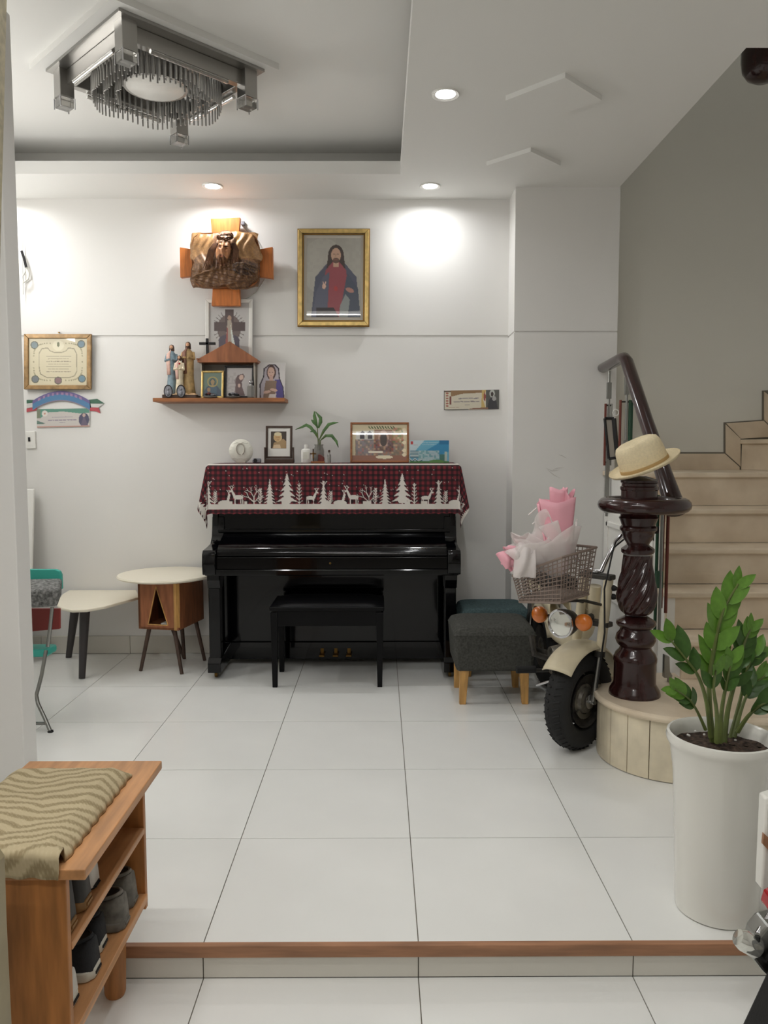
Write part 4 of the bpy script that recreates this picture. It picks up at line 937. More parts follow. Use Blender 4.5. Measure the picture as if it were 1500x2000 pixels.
MB().hexa([tl+Vector((0, .001, 0)), tr+Vector((0, .001, 0)), tr+bl-tl+Vector((0, .001, 0)), bl+Vector((0, .001, 0))], [p+Vector((0, .018, 0)) for p in (tl, tr, tr+bl-tl, bl)]).build('canvas_block', 'white_paint', t, smooth=False)
print_sheet('front_print', cv, tl, tr, bl, t)
for px, lab in ((410, 'dark glass dish before the gold icon on the shelf'), (456, 'dark glass dish before the black frame on the shelf')):
    q = W(px, 770, 5.06); t = thing('glass_dish', lab, 'dish', (q.x, 5.065, SZT), 'glass dishes on the shelf')
    MB().lathe([(.02, 0), (.04, .002), (.046, .008), (.042, .012), (.02, .007), (.001, .007)], (q.x, 5.065, SZT), 28).build('saucer', 'crystal', t)
    for k in range(7):
        a = k*.9; MB().ball((q.x+.024*math.cos(a), 5.065+.014*math.sin(a), SZT+.02+.004*(k % 3)), .011, 8, (1.2, .8, .8)).build('bead', ('pewter', 'black_frame', 'trinket_red')[k % 3] if px < 430 else ('black_frame', 'pewter')[k % 2], t)
q = W(490, 770, 5.06); t = thing('glass_bottle', 'small square glass bottle with a ball stopper on the shelf', 'bottle', (q.x, 5.06, SZT))
MB().box((q.x-.022, 5.045, SZT+.0005), (q.x+.022, 5.08, SZT+.078)).build('body', 'crystal', t, smooth=False, bev=.006)
MB().lathe([(.01, .077), (.01, .088), (.014, .09), (.001, .092)], (q.x, 5.062, SZT), 16).build('neck', 'chrome', t); MB().ball((q.x, 5.062, SZT+.102), .013, 14).build('ball_stopper', 'chrome', t)
# ------------------------------------------------------------------ papers on the wall
cv = Canvas(0, 0, 1.25, 1, 120, 96, (212, 202, 172))
dk = (128, 122, 100)
for k in range(60):
    a = 2*math.pi*k/60; cv.ell(.625+.52*math.copysign(abs(math.cos(a))**.5, math.cos(a)), .5+.4*math.copysign(abs(math.sin(a))**.5, math.sin(a)), .016, .016, (160, 152, 118) if k % 2 else (136, 128, 96), a=.8)
pts = [(.28, .22), (.4, .2), (.45, .26), (.55, .3), (.7, .3), (.8, .26), (.85, .2), (.97, .22), (1.02, .32), (1.03, .7), (.98, .8), (.85, .84), (.4, .84), (.25, .76), (.22, .6), (.22, .32), (.28, .22)]
cv.line(pts, .018, (150, 142, 116))
for cx, cy, c in ((.12, .14, (120, 136, 138)), (1.12, .12, (110, 134, 146)), (.14, .87, (116, 122, 124)), (1.14, .86, (108, 138, 152)), (.63, .9, (136, 108, 110))): cv.ell(cx, cy, .075, .075, c); cv.ring(cx, cy, .075, .075, .008, (96, 96, 80))
cv.ell(.63, .15, .12, .11, (222, 214, 186)); cv.ell(.63, .13, .03, .05, (112, 116, 80))
for k in range(7): cv.script(.38+(k % 2)*.04, .9-(k % 2)*.05, .38+.055*k, .022, (122, 112, 96), k)
std_frame('framed_certificate', 'gold framed cream certificate with ornate border on the wall', 'picture', 49, 653, 180, 761, 5.212, .028, .02, 'gold_brown', cv, m='print_glazed')
q = W(116, 651, 5.225); o = MB().lathe([(.004, -.012), (.006, .0)], (q.x, 5.222, q.z+.004), 12, 'y').build('wall_nail', 'brass'); tag(o, 'brass nail above the gold framed certificate', 'nail')
# blue arched banner with striped ribbon ends
def on_wall(pts, Y): return [(W(u, v, Y).x, W(u, v, Y).z) for u, v in pts]
t = thing('arched_banner', 'blue arched paper banner with tricolour ribbon ends under the certificate', 'banner', W(120, 785, 5.225))
NB = 90; cv = Canvas(0, 0, 1, 1, NB, 20, (86, 132, 172)); cv.rect(0, 0, 1, .36, (112, 102, 150)); cv.rect(0, .9, 1, 1, (150, 132, 150))
for k in range(10): cv.rect(.1+.08*k, .12, .14+.08*k, .42, (176, 140, 172), .8)
def arch(a, b):
    u = 64+112*a; v = 767+16*(2*a-1)**2+19*b-3*(1-(2*a-1)**2)
    p = W(u, v, 5.225); return (p.x, 5.221-.004*math.sin(math.pi*a), p.z)
o = MB().grid(arch, NB, 20).build('banner_sheet', 'print', t); set_cols(o, cv)
mat('ribbon_green', (74, 112, 92), .6); mat('ribbon_white', (214, 212, 208), .6); mat('ribbon_red', (190, 84, 92), .6); mat('card_teal', (88, 146, 130), .5); mat('ribbon_blue', (84, 100, 150), .6)
for pts, m in (([(170, 781), (190, 779), (204, 788), (186, 788), (172, 788)], 'ribbon_green'), ([(172, 788), (202, 789), (192, 796), (172, 795)], 'ribbon_white'), ([(172, 796), (193, 796), (196, 807), (186, 803), (170, 802)], 'ribbon_red'), ([(52, 781), (66, 781), (68, 786), (52, 788)], 'ribbon_green'), ([(52, 788), (68, 787), (70, 795), (52, 797)], 'ribbon_white'), ([(52, 798), (70, 795), (74, 801), (52, 805)], 'ribbon_red'), ([(64, 784), (72, 786), (71, 797), (65, 799)], 'ribbon_blue'), ([(168, 786), (176, 784), (178, 796), (171, 799)], 'ribbon_blue')):
    MB().prism(on_wall(pts, 5.224), lambda u, v, s: (u, s, v), 5.223, 5.226).build('ribbon_end', m, t, smooth=False)
cv = Canvas(0, 0, 2.8, 1, 112, 42, (206, 200, 194)); cv.poly([(0, 0), (.9, .0), (2.8, .02), (2.8, .25), (2.3, .28), (1.4, .16), (.5, .2), (.2, .5), (.0, .5)], (96, 150, 132)); cv.poly([(0, .62), (.5, .8), (0, .82)], (104, 130, 120)); cv.ell(2.5, .62, .28, .36, (84, 84, 108)); cv.poly([(2.3, 1), (2.5, .4), (2.75, 1)], (110, 100, 120)); cv.ell(2.5, .38, .08, .1, (196, 170, 160)); cv.ell(.42, .25, .16, .16, (226, 220, 212)); cv.ell(.42, .25, .05, .05, (206, 150, 130)); cv.script(.8, 1.9, .46, .06, (120, 100, 140), 1); cv.script(.6, 2.1, .62, .06, (110, 92, 132), 2); cv.script(1.2, 1.5, .75, .05, (110, 92, 132), 3); cv.rect(0, .94, 2.8, 1, (196, 150, 136)); cv.rect(0, .0, .2, .5, (150, 120, 90), .5)
o = print_sheet('printed_card', cv, W(72, 799, 5.222), W(175, 797, 5.222), W(72, 835, 5.222), None, 'print_glazed', .003); tag(o, 'pale printed card with teal corner under the blue banner', 'card')
cv = Canvas(0, 0, 2.75, 1, 124, 46, (214, 206, 186)); cv.rect(0, .02, 2.75, .08, (110, 88, 74)); cv.poly([(.35, .0), (2, .0), (2, .14), (.9, .18), (.45, .3), (.35, .3)], (150, 118, 84)); cv.poly([(1.9, 0), (2.1, 0), (1.95, .5), (2.1, 1), (1.85, 1)], (206, 176, 110)); cv.poly([(2.0, .05), (2.1, .3), (2.05, .6), (1.97, .5)], (150, 80, 70)); cv.rect(2.1, 0, 2.75, 1, (92, 92, 88)); cv.ell(2.4, .2, .13, .2, (190, 192, 186)); cv.ell(2.4, .22, .07, .12, (70, 60, 58)); cv.poly([(2.15, 1), (2.25, .5), (2.4, .35), (2.6, .55), (2.7, 1)], (60, 58, 64)); cv.ell(2.5, .45, .1, .12, (170, 168, 166)); cv.script(.75, 1.75, .42, .085, (84, 74, 104), 1); cv.script(.5, 1.75, .58, .085, (92, 78, 100), 2); cv.script(1.05, 1.3, .75, .05, (110, 96, 110), 3)
for k in range(6): cv.ell(.16, .14+.13*k, .07, .04, (170, 100, 86)); 
cv.rect(.28, .3, .38, .72, (120, 60, 54)); cv.script(.25, .75, .86, .05, (150, 110, 80), 5); cv.poly([(1, 1), (1.5, .92), (2.2, .9), (2.2, 1)], (140, 104, 84)); cv.line([(.01, 0), (.01, 1)], .03, (86, 84, 80)); cv.line([(0, .99), (1.2, .99)], .03, (86, 84, 80))
o = print_sheet('printed_strip', cv, W(867, 763, 5.222), W(975, 761, 5.222), W(867, 801, 5.222), None, 'print_glazed', .003); tag(o, 'small cream printed strip with a grey portrait, taped on the wall beside the pillar', 'card')
# switch, cord, board
a, b2 = W(50, 842, 5.22), W(70, 876, 5.22)
t = thing('light_switch', 'white wall switch with a dark rocker below the printed card', 'switch', ((a.x+b2.x)/2, 5.22, b2.z))
MB().box((a.x, 5.216, b2.z), (b2.x, 5.2295, a.z)).build('plate', 'plastic_white', t, smooth=False, bev=.003)
q = W(57, 858, 5.215); MB().box((q.x-.007, 5.211, q.z-.014), (q.x+.007, 5.217, q.z+.014)).build('rocker', 'black_frame', t, smooth=False, bev=.002)
t = thing('cable_clip', 'dark clip with a white cord hanging high on the wall beside the wall stub', 'cord', W(48, 505, 5.2))
MB().tube([W(u, v, 5.2) for u, v in ((42, 490), (47, 505), (51, 522))], .009, 6).build('clip', 'black_frame', t)
MB().tube([W(u, v, 5.205) for u, v in ((51, 520), (57, 535), (55, 545), (46, 552), (44, 540), (50, 530))], .006, 6).build('cord_loop', 'cable_white', t)
MB().tube([W(u, v, 5.21) for u, v in ((44, 470), (44, 500), (45, 575))], .003, 6).build('cord', 'cable_white', t)
b0, b1 = W(20, 955, 5.16), W(66, 955, 5.16)
o = MB().hexa([(b0.x-.3, 4.93, 0), (b1.x+.03, 4.93, 0), (b1.x+.03, 4.955, 0), (b0.x-.3, 4.955, 0)], [(b0.x-.3, 5.16, b1.z), (b1.x-.0, 5.16, b1.z), (b1.x-.0, 5.185, b1.z), (b0.x-.3, 5.185, b1.z)]).build('white_board', 'white_paint', smooth=False, bev=.006)
tag(o, 'tall white board leaning on the back wall behind the folding chair', 'board')
# ------------------------------------------------------------------ side table with round top and egg shaped leaf
t = thing('two_level_table', 'white two-level side table: round top on a wooden box, egg-shaped lower leaf', 'table', (-1.36, 4.9, 0))
B0, B1 = Vector((-1.503, 4.802, 0)), Vector((-1.24, 4.742, 0)); ex = (B1-B0).normalized(); ey = Vector((-ex.y, ex.x, 0)); wd = (B1-B0).length; dp = .35
zb, zt = .268, .572
M = Matrix(((ex.x, ey.x, 0, B0.x), (ex.y, ey.y, 0, B0.y), (0, 0, 1, 0), (0, 0, 0, 1)))
th = .014
MB(M).box((0, 0, zb), (wd, dp, zb+th)).build('box_bottom', 'wood_walnut', t, smooth=False)
MB(M).box((0, 0, zt-th), (wd, dp, zt)).build('box_top', 'wood_walnut', t, smooth=False)
MB(M).box((0, 0, zb+th), (th, dp, zt-th)).build('side_panel', 'wood_walnut', t, smooth=False)
MB(M).box((wd-th, .02, zb), (wd+.001, dp, zt)).build('side_panel', 'wood_walnut', t, smooth=False, bev=.002)
MB(M).prism([(wd-.03, 0), (wd-.012, -.001), (wd, .02), (wd-.014, .02)], lambda u, v, s: (u, v, s), zb, zt).build('corner_post', 'wood_leg', t, smooth=False)
MB(M).box((th, dp-th, zb+th), (wd-th, dp, zt-th)).build('back_panel', 'wood_walnut', t, smooth=False)
ta, tb, tc_ = (wd*.46, zt-.035), (wd*.24, zb+.03), (wd*.74, zb+.03)   # A-shaped opening in the front
fr = [((0, zb), tb, ta, (0, zt)), ((wd-.02, zb), (wd-.02, zt), ta, tc_), ((0, zt), ta, (wd-.02, zt)), ((0, zb), (wd-.02, zb), tc_, tb)]
for pl in fr: MB(M).prism(list(pl), lambda u, v, s: (u, s, v), 0, .012).build('front_panel', 'wood_walnut', t, smooth=False)
for p_, q_ in ((ta, tb), (tb, tc_), (tc_, ta)): MB(M).tube([(p_[0], -.001, p_[1]), (q_[0], -.001, q_[1])], .0035, 6).build('opening_edging', 'wood_leg', t)
MB(M).box((wd*.5, .03, zb+th), (wd*.7, .2, zb+th+.02)).build('paper_stack', 'plastic_white', t, smooth=False)
c1 = W(326, 1119, 4.9); zt2 = zt+.002
MB().lathe([(.001, zt2), (.27, zt2), (.298, zt2+.008), (.303, zt2+.016), (.298, zt2+.024), (.001, zt2+.026)], (c1.x, 4.9, 0), 56).build('round_top', 'table_white', t)
def leg(m, x, y, dx, dy, h, ang, r0=.014, r1=.011):
    a0 = M @ Vector((x, y, h)); a1 = M @ Vector((x+dx, y+dy, 0))
    MB().tube([a0, a1], [r0, r1], 12).build('leg', m, t)
leg('wood_dark_leg', .05, .04, -.045, -.04, zb, 0); leg('wood_dark_leg', wd-.05, .04, .07, -.05, zb, 0); leg('wood_dark_leg', wd-.04, dp-.04, .06, .0, zb, 0); leg('wood_dark_leg', .05, dp-.06, .09, .03, zb, 0); leg('wood_dark_leg', .14, dp-.06, -.0, .03, zb, 0)
ze = .44
eg = [(112, 1182), (120, 1187), (140, 1191), (170, 1190), (205, 1184), (235, 1176), (272, 1166), (272, 1149), (235, 1147), (205, 1146), (170, 1146), (140, 1150), (122, 1160), (113, 1172)]
pts = [WZ(u, v, ze) for u, v in eg]
for p in pts: p.y = min(p.y, 5.2)
MB().prism([(p.x, p.y) for p in pts], lambda u, v, s: (u, v, s), ze-.018, ze).build('egg_leaf', 'table_white', t, smooth=False, bev=.006)
for (u0, v0), f in (((166, 1185), WZ(160, 1325, 0)), ((150, 1165), WZ(134, 1284, 0))):
    p0 = WZ(u0, v0, ze-.018); MB().tube([p0, f], [.031, .019], 16).build('leg', 'leg_slate', t)
q = M @ Vector((0, .1, .41)); MB().box((q.x-.02, q.y-.03, .40), (q.x+.004, q.y+.03, .424)).build('leaf_bracket', 'black_frame', t, smooth=False)
# ------------------------------------------------------------------ ottomans
def ottoman(x0, x1, y0, y1, z0, z1, m, label):
    t = thing('ottoman', label, 'ottoman', ((x0+x1)/2, (y0+y1)/2, 0), 'upholstered ottomans beside the piano')
    i = .014
    MB().hexa([(x0+i, y0+i, z0), (x1-i, y0+i, z0), (x1-i, y1-i, z0), (x0+i, y1-i, z0)], [(x0, y0, z1-.03), (x1, y0, z1-.03), (x1, y1, z1-.03), (x0, y1, z1-.03)]).build('body', m, t, bev=.02)
    MB().grid(lambda a, b: (x0+a*(x1-x0), y0+b*(y1-y0), z1-.05+.052*(1-abs(2*a-1)**7)**.4*(1-abs(2*b-1)**7)**.4), 30, 30).build('seat_pad', m, t)
    for x, y in ((x0+.06, y0+.05), (x1-.06, y0+.05), (x0+.06, y1-.05), (x1-.06, y1-.05)):
        s = .008 if x < (x0+x1)/2 else -.008
        MB().hexa([(x-.017-s, y-.016, 0), (x+.017-s, y-.016, 0), (x+.017-s, y+.016, 0), (x-.017-s, y+.016, 0)], [(x-.025, y-.022, z0+.004), (x+.025, y-.022, z0+.004), (x+.025, y+.022, z0+.004), (x-.025, y+.022, z0+.004)]).build('leg', 'wood_leg', t, smooth=False, bev=.002)
ottoman(.392, .835, 4.10, 4.50, .185, .435, 'fabric_grey', 'dark grey square ottoman with wooden legs, in front of the teal one')
ottoman(.48, .905, 4.62, 4.98, .185, .425, 'fabric_teal', 'teal grey ottoman behind the dark one, beside the piano')
# ------------------------------------------------------------------ folding chair at the left edge
t = thing('folding_chair', 'teal folding chair with a grey seat pad and tubular steel legs', 'chair', (-1.75, 3.9, 0))
a, b2 = W(122, 1111, 4.12), W(122, 1150, 4.12)
MB().prism([(-2.35, b2.z), (a.x, b2.z), (a.x, a.z-.03), (a.x-.008, a.z-.01), (a.x-.03, a.z), (-2.35, a.z+.004)], lambda u, v, s: (u, s, v), 4.10, 4.125).build('backrest', 'teal_plastic', t, bev=.004)
zt_ = .56
q0, q1, q2 = W(117, 1150, 3.85), W(121, 1140, 4.09), W(117, 1186, 3.85)
MB().hexa([(-2.3, 3.80, q2.z-.02), (q0.x-.02, 3.86, q2.z), (q1.x-.004, 4.09, q2.z+.01), (-2.3, 4.09, q2.z)], [(-2.3, 3.80, q0.z-.02), (q0.x, 3.85, q0.z), (q1.x, 4.095, q0.z+.015), (-2.3, 4.095, q0.z)]).build('seat_pad', 'fabric_dark', t, bev=.015)
q0, q2 = W(118, 1188, 4.12), W(118, 1228, 4.12)
MB().hexa([(-2.3, 4.11, q2.z-.05), (q2.x, 4.11, q2.z), (q2.x, 4.13, q2.z), (-2.3, 4.13, q2.z-.05)], [(-2.3, 4.11, q0.z), (q0.x, 4.11, q0.z), (q0.x, 4.13, q0.z), (-2.3, 4.13, q0.z)]).build('lower_panel', 'red_plastic', t, smooth=False, bev=.004)
q = W(103, 1270, 4.0)
MB().box((-2.3, 3.93, q.z-.02), (q.x, 4.06, q.z+.02)).build('foot_rest', 'teal_plastic', t, bev=.012)
for l, Y in (([(102, 1186), (98, 1225), (93, 1263)], 3.95), ([(90, 1270), (81, 1320), (71, 1358), (74, 1374), (88, 1404), (99, 1430)], 3.74)):
    MB().tube([W(u, v, Y+.2*(1430-v)/250*(Y < 3.9)) for u, v in l], .0095, 10).build('leg', 'steel', t)
MB().tube([W(40, 1413, 3.76), W(88, 1413, 3.76)], .008, 8).build('cross_bar', 'steel', t)
MB().tube([W(98, 1427, 3.74), W(100, 1434, 3.735)], .014, 10).build('rubber_foot', 'rubber', t)
MB().tube([(-2.2, 3.78, .55), (-2.2, 3.9, .3), (-2.2, 3.8, 0.01)], .0095, 10).build('leg', 'steel', t)
# ------------------------------------------------------------------ vintage moped beside the stairs
AX = Vector((.915, 3.52, 0)); fw = Vector((-.73, -.68, 0)).normalized(); sd = Vector((-fw.y, fw.x, 0))
MF = Matrix(((sd.x, fw.x, 0, AX.x), (sd.y, fw.y, 0, AX.y), (0, 0, 1, 0), (0, 0, 0, 1)))     # side, forward, up
mo = thing('vintage_moped', 'cream vintage moped with round headlight and front basket, parked beside the newel post', 'moped', (1.02, 4.1, 0))
WR = .23
def wheel(M, par, hubface=1):
    ty = MB(M).torus((0, 0, WR), .175, .055, 48, 14, 'x', sq=1.05).build('tyre', 'rubber', par)
    for k in range(44):
        a = 2*math.pi*k/44
        for s_ in (-1, 1):
            c, sn = math.cos(a), math.sin(a)
            MB(M).tube([(s_*.012, .2295*c, WR+.2295*sn), (s_*.04, .218*math.cos(a+.05), WR+.218*math.sin(a+.05))], .0045, 4).build('tread_block', 'rubber', ty, smooth=False)
    rim = MB(M).lathe([(.118, -.04), (.124, -.045), (.118, -.036), (.1, -.02), (.075, -.018), (.075, .018), (.1, .02), (.118, .036), (.124, .045), (.118, .04), (.112, .03), (.112, -.03)], (0, 0, WR), 40, 'x').build('rim', 'dark_metal', par)
    MB(M).lathe([(.001, -.05), (.03, -.05), (.05, -.044), (.062, -.03), (.075, -.026), (.075, .026), (.062, .03), (.055, .044), (.03, .05), (.001, .05)], (0, 0, WR), 32, 'x').build('hub', 'engine', par)
    for k in range(5):
        a = 2*math.pi*k/5+.3
        MB(M).tube([(0, .07*math.cos(a), WR+.07*math.sin(a)), (0, .112*math.cos(a), WR+.112*math.sin(a))], .018, 8, flat=.5).build('spoke', 'dark_metal', rim)
    return ty
wheel(MF, mo)
MB(MF).lathe([(.02, .052), (.034, .054), (.034, .058), (.02, .06)], (0, 0, WR), 28, 'x').build('brake_plate_ring', 'chrome', mo)
MB(MF).prism([(.085*math.cos(a), .085*math.sin(a)) for a in [R(-150+i*12) for i in range(11)]]+[(.062*math.cos(a), .062*math.sin(a)) for a in [R(-30-i*12) for i in range(11)]], lambda u, v, t: (t, u, WR+v), .03, .036).build('brake_shoe_cover', 'steel', mo, smooth=False)
MB(MF).tube([(-.085, 0, WR), (.085, 0, WR)], .009, 10).build('axle', 'steel', mo)
def fend(a, b):
    th = R(40+150*a); x = 2*b-1
    r = .272-.03*abs(x)**2.5
    return (x*.076, r*math.cos(th), WR+r*math.sin(th)-.012*(abs(x)**3)*0)
MB(MF).grid(fend, 36, 13).build('front_fender', 'cream_paint', mo, solid=.004)
for s_ in (-1, 1):
    MB(MF).tube([(s_*.07, .0, WR-.01), (s_*.068, -.03, .34), (s_*.066, -.062, .46)], [.012, .012, .013], 12).build('fork_slider', 'steel', mo)
    MB(MF).tube([(s_*.066, -.06, .43), (s_*.064, -.09, .58), (s_*.062, -.13, .79)], [.021, .023, .022], 14).build('fork_cover', 'cream_paint', mo)
    MB(MF).tube([(s_*.066, -.055, .43), (s_*.066, -.058, .455)], .025, 14).build('fork_clamp', 'dark_metal', mo)
MB(MF).box((-.09, -.13, .56), (.09, -.075, .585)).build('fork_bridge', 'dark_metal', mo, smooth=False, bev=.006)
MB(MF).box((-.085, -.155, .775), (.085, -.105, .80)).build('top_bridge', 'dark_metal', mo, smooth=False, bev=.006)
# headlight facing forward
HC = (0, .16, .605)
MB(MF).lathe([(.001, -.1), (.03, -.095), (.052, -.07), (.062, -.03), (.064, .0)], HC, 32, 'y').build('headlight_shell', 'dark_metal', mo)
MB(MF).torus((HC[0], HC[1]+.002, HC[2]), .06, .006, 36, 8, 'y').build('headlight_rim', 'chrome', mo)
MB(MF).lathe([(.001, .016), (.03, .013), (.058, .002), (.058, .0), (.001, .0)], HC, 32, 'y').build('headlight_lens', 'lens', mo)
MB(MF).tube([(0, -.09, .6), (0, .08, .605)], .016, 8).build('headlight_bracket', 'dark_metal', mo)
for b_ in (.105, -.125):
    c = (b_, .14, .625)
    MB(MF).lathe([(.001, -.03), (.022, -.028), (.036, -.012), (.038, .0), (.037, .014), (.026, .026), (.001, .03)], c, 24, 'y').build('turn_signal', 'amber', mo)
    MB(MF).tube([(b_*.3, .06, .61), (b_, .13, .62)], .009, 8).build('signal_stalk', 'dark_metal', mo)
# handlebar
for s_ in (-1, 1):
    MB(MF).tube([(0, -.12, .81), (.03, -.12, .815), (.05, -.13, .87), (.07, -.17, .95), (.09, -.22, .995), (.12, -.26, 1.0), (.16, -.31, 1.0)] if s_ > 0 else [(0, -.12, .81), (-.06, -.12, .815), (-.1, -.12, .85), (-.15, -.13, .93), (-.2, -.14, .98), (-.25, -.15, .99), (-.3, -.16, .99)], .0115, 12).build('handlebar', 'chrome', mo)
    gx, gy, gz = (.14, -.285, 1.0) if s_ > 0 else (-.27, -.155, .99)
    MB(MF).tube([(gx, gy, gz), (gx+s_*(.085 if s_ < 0 else .05), gy-.05, gz)], .017, 14).build('grip', 'rubber', mo)
    MB(MF).box((gx-s_*.02-.015, gy+.005, .975), (gx-s_*.02+.015, gy+.05, 1.02)).build('lever_clamp', 'steel', mo, smooth=False, bev=.005)
    MB(MF).tube([(gx-s_*.01, gy+.045, gz+.01), (gx+s_*.02, gy+.05, gz+.005), (gx+s_*.05, gy+.01, gz-.005)], .006, 8).build('brake_lever', 'chrome', mo)
MB(MF).tube([(.12, -.25, 1.0), (.1, -.1, .93), (.1, -.03, .75), (.1, -.04, .55), (.09, 0, .3)], .004, 8).build('brake_cable', 'cable_black', mo)
MB(MF).tube([(.12, -.26, 1.0), (.1, -.2, .9), (.1, -.17, .7), (.14, -.22, .5), (.16, -.27, .38)], .004, 8).build('throttle_cable', 'cable_black', mo)
for z_ in (.74, .70): MB(MF).lathe([(.001, -.02), (.014, -.018), (.014, .0), (.009, .012), (.001, .012)], (.09, -.13, z_), 12, 'x').build('switch_knob', 'cable_black', mo)
# basket: woven of wires, tilted forward with a low front corner
bk = MB(MF).hexa([(-.105, .11, .745), (.105, .11, .745), (.105, .32, .735), (-.105, .32, .71)], [(-.105, .11, .755), (.105, .11, .755), (.105, .32, .745), (-.105, .32, .72)]).build('basket', 'wire', mo, smooth=False)
def bc(u, h):   # u 0..4 around (rear-left, rear-right, front-right, front-left), h 0..1
    k = int(u) % 4; t_ = u-int(u)
    lo = [(-.105, .11, .745), (.105, .11, .745), (.105, .32, .735), (-.105, .32, .71)]
    hi = [(-.125, .085, .95), (.125, .085, .95), (.125, .345, .93), (-.125, .345, .825)]
    L0 = Vector(lo[k]).lerp(Vector(lo[(k+1) % 4]), t_); H0 = Vector(hi[k]).lerp(Vector(hi[(k+1) % 4]), t_)
    return L0.lerp(H0, h)
for i in range(44):
    u = 4*i/44; MB(MF).tube([bc(u, 0), bc(u, .5), bc(u, 1)], .0024, 5).build('basket_wire', 'wire', bk, smooth=False)
for h in [.1*i for i in range(1, 10)]:
    MB(MF).tube([bc(4*i/40, h) for i in range(41)], .0024, 5).build('basket_wire', 'wire', bk, smooth=False)
MB(MF).tube([bc(4*i/40, 1) for i in range(41)], .006, 8).build('basket_rim', 'wire', bk)
MB(MF).tube([bc(4*i/40, 0) for i in range(41)], .006, 8).build('basket_rim', 'wire', bk)
for s_ in (-.05, .05): MB(MF).tube([(s_, .2, .72), (s_, .05, .7), (s_, -.1, .66)], .007, 8).build('basket_bracket', 'dark_metal', mo)
# body: straight behind the fork, heading for the camera
AB = Vector((1.0, 3.64, 0)); MBd = Matrix.Translation(AB) @ Matrix.Rotation(R(4), 4, 'Z')
MB(MBd).tube([(0, -.03, .74), (0, .0, .56)], .03, 14).build('steering_head', 'cream_paint', mo)
MB(MBd).tube([(0, .0, .64), (0, .12, .5), (0, .3, .40), (0, .5, .40), (0, .7, .48)], [.04, .05, .058, .058, .05], 14).build('main_frame', 'cream_paint', mo)
MB(MBd).grid(lambda a, b: (.06*math.cos(math.pi*(b-.0))*(1-.3*a*0), .5+.48*a, .5+.13*math.sin(math.pi*b)+.06*a), 14, 12).build('rear_body', 'cream_paint', mo, solid=.004)
MB(MBd).box((-.085, .44, .62), (.085, 1.0, .70)).build('seat', 'rubber', mo, bev=.03)
MB(MBd).lathe([(.001, -.11), (.07, -.1), (.08, -.05), (.08, .05), (.07, .1), (.001, .11)], (0, .33, .29), 24, 'x').build('engine_case', 'engine', mo)
MB(MBd).box((-.055, .12, .25), (.055, .30, .34)).build('engine_cylinder', 'engine', mo, smooth=False, bev=.01)
for k in range(6): MB(MBd).box((-.07, .13+.025*k, .235), (.07, .137+.025*k, .355)).build('cooling_fin', 'engine', mo, smooth=False)
MB(MBd).tube([(-.24, .36, .23), (.24, .36, .23)], .01, 10).build('foot_bar', 'dark_metal', mo)
for s_ in (-1, 1): MB(MBd).tube([(s_*.17, .36, .235), (s_*.27, .36, .235)], .019, 10).build('foot_peg', 'rubber', mo)
MB(MBd).tube([(-.1, .3, .3), (-.19, .31, .33), (-.2, .34, .42)], .016, 8).build('kick_starter', 'dark_metal', mo)
MB(MBd).tube([(-.14, .2, .22), (-.2, .23, .19)], .006, 8).build('gear_lever', 'chrome', mo)
MB(MBd).tube([(.05, .2, .25), (.1, .3, .2), (.11, .9, .25)], [.014, .018, .03], 10).build('exhaust', 'chrome', mo)
MR = Matrix.Translation((AB.x-.02, AB.y+.86, 0)) @ Matrix.Rotation(R(4), 4, 'Z')
wheel(MR, mo)
MB(MR).grid(lambda a, b: ((2*b-1)*.066, (.262-.03*abs(2*b-1)**2.5)*math.cos(R(5+150*a)), WR+(.262-.03*abs(2*b-1)**2.5)*math.sin(R(5+150*a))), 30, 11).build('rear_fender', 'cream_paint', mo, solid=.004)
for s_ in (-1, 1): MB(MBd).tube([(s_*.085, .45, .3), (s_*.085, .84, WR)], .013, 10).build('swing_arm', 'dark_metal', mo); MB(MBd).tube([(s_*.09, .82, WR+.02), (s_*.08, .78, .58)], .02, 10).build('rear_shock', 'chrome', mo)
# ------------------------------------------------------------------ bouquet in the basket
def WB(u, v, Y): return W(u, v, Y-.1)
bo = thing('wrapped_bouquet', 'bouquet wrapped in pink paper and pale tulle, leaning in the moped basket', 'bouquet', WB(1085, 1100, 3.47))
def cone(p0, p1, r0, r1, name, m, wave=.08, nw=7, ph=0, open_=.0, nt=12, flatk=1.0, hem=.02):
    p0, p1 = Vector(p0), Vector(p1); ax = (p1-p0); ln = ax.length; ax.normalize()
    e1 = ax.cross(Vector((0, 1, 0))).normalized(); e2 = ax.cross(e1).normalized()
    def fn(a, b):
        th = 2*math.pi*a*(1-open_)+ph; r = r0+(r1-r0)*b**.8
        r *= 1+wave*b*math.sin(nw*th+ph)
        return p0+ax*(ln*b+hem*b*math.sin(nw*.5*th+1))+e1*r*math.cos(th)+e2*r*flatk*math.sin(th)
    return MB().grid(fn, 64, nt).build(name, m, bo, solid=.0012, angle=80)
B = WB(1092, 1120, 3.46)
cone(B, WB(1086, 978, 3.5), .03, .083, 'pink_wrapper', 'pink_paper', .05, 5, .4, hem=.012, flatk=.7)
cone(WB(1090, 1050, 3.53), WB(1091, 955, 3.55), .03, .04, 'pink_inner_roll', 'pink_paper', .06, 4, .2, hem=.008)
cone(WB(1102, 1020, 3.52), WB(1110, 962, 3.53), .02, .026, 'pink_inner_roll', 'pink_paper', .08, 4, 1.2)
cone(B, WB(1070, 1040, 3.44), .04, .135, 'tulle_wrap', 'tulle', .1, 6, .9, flatk=.7, hem=.02)
cone(WB(1090, 1100, 3.45), WB(1035, 1050, 3.42), .05, .13, 'tulle_wrap', 'tulle', .14, 7, 2.0, flatk=.6, hem=.03)
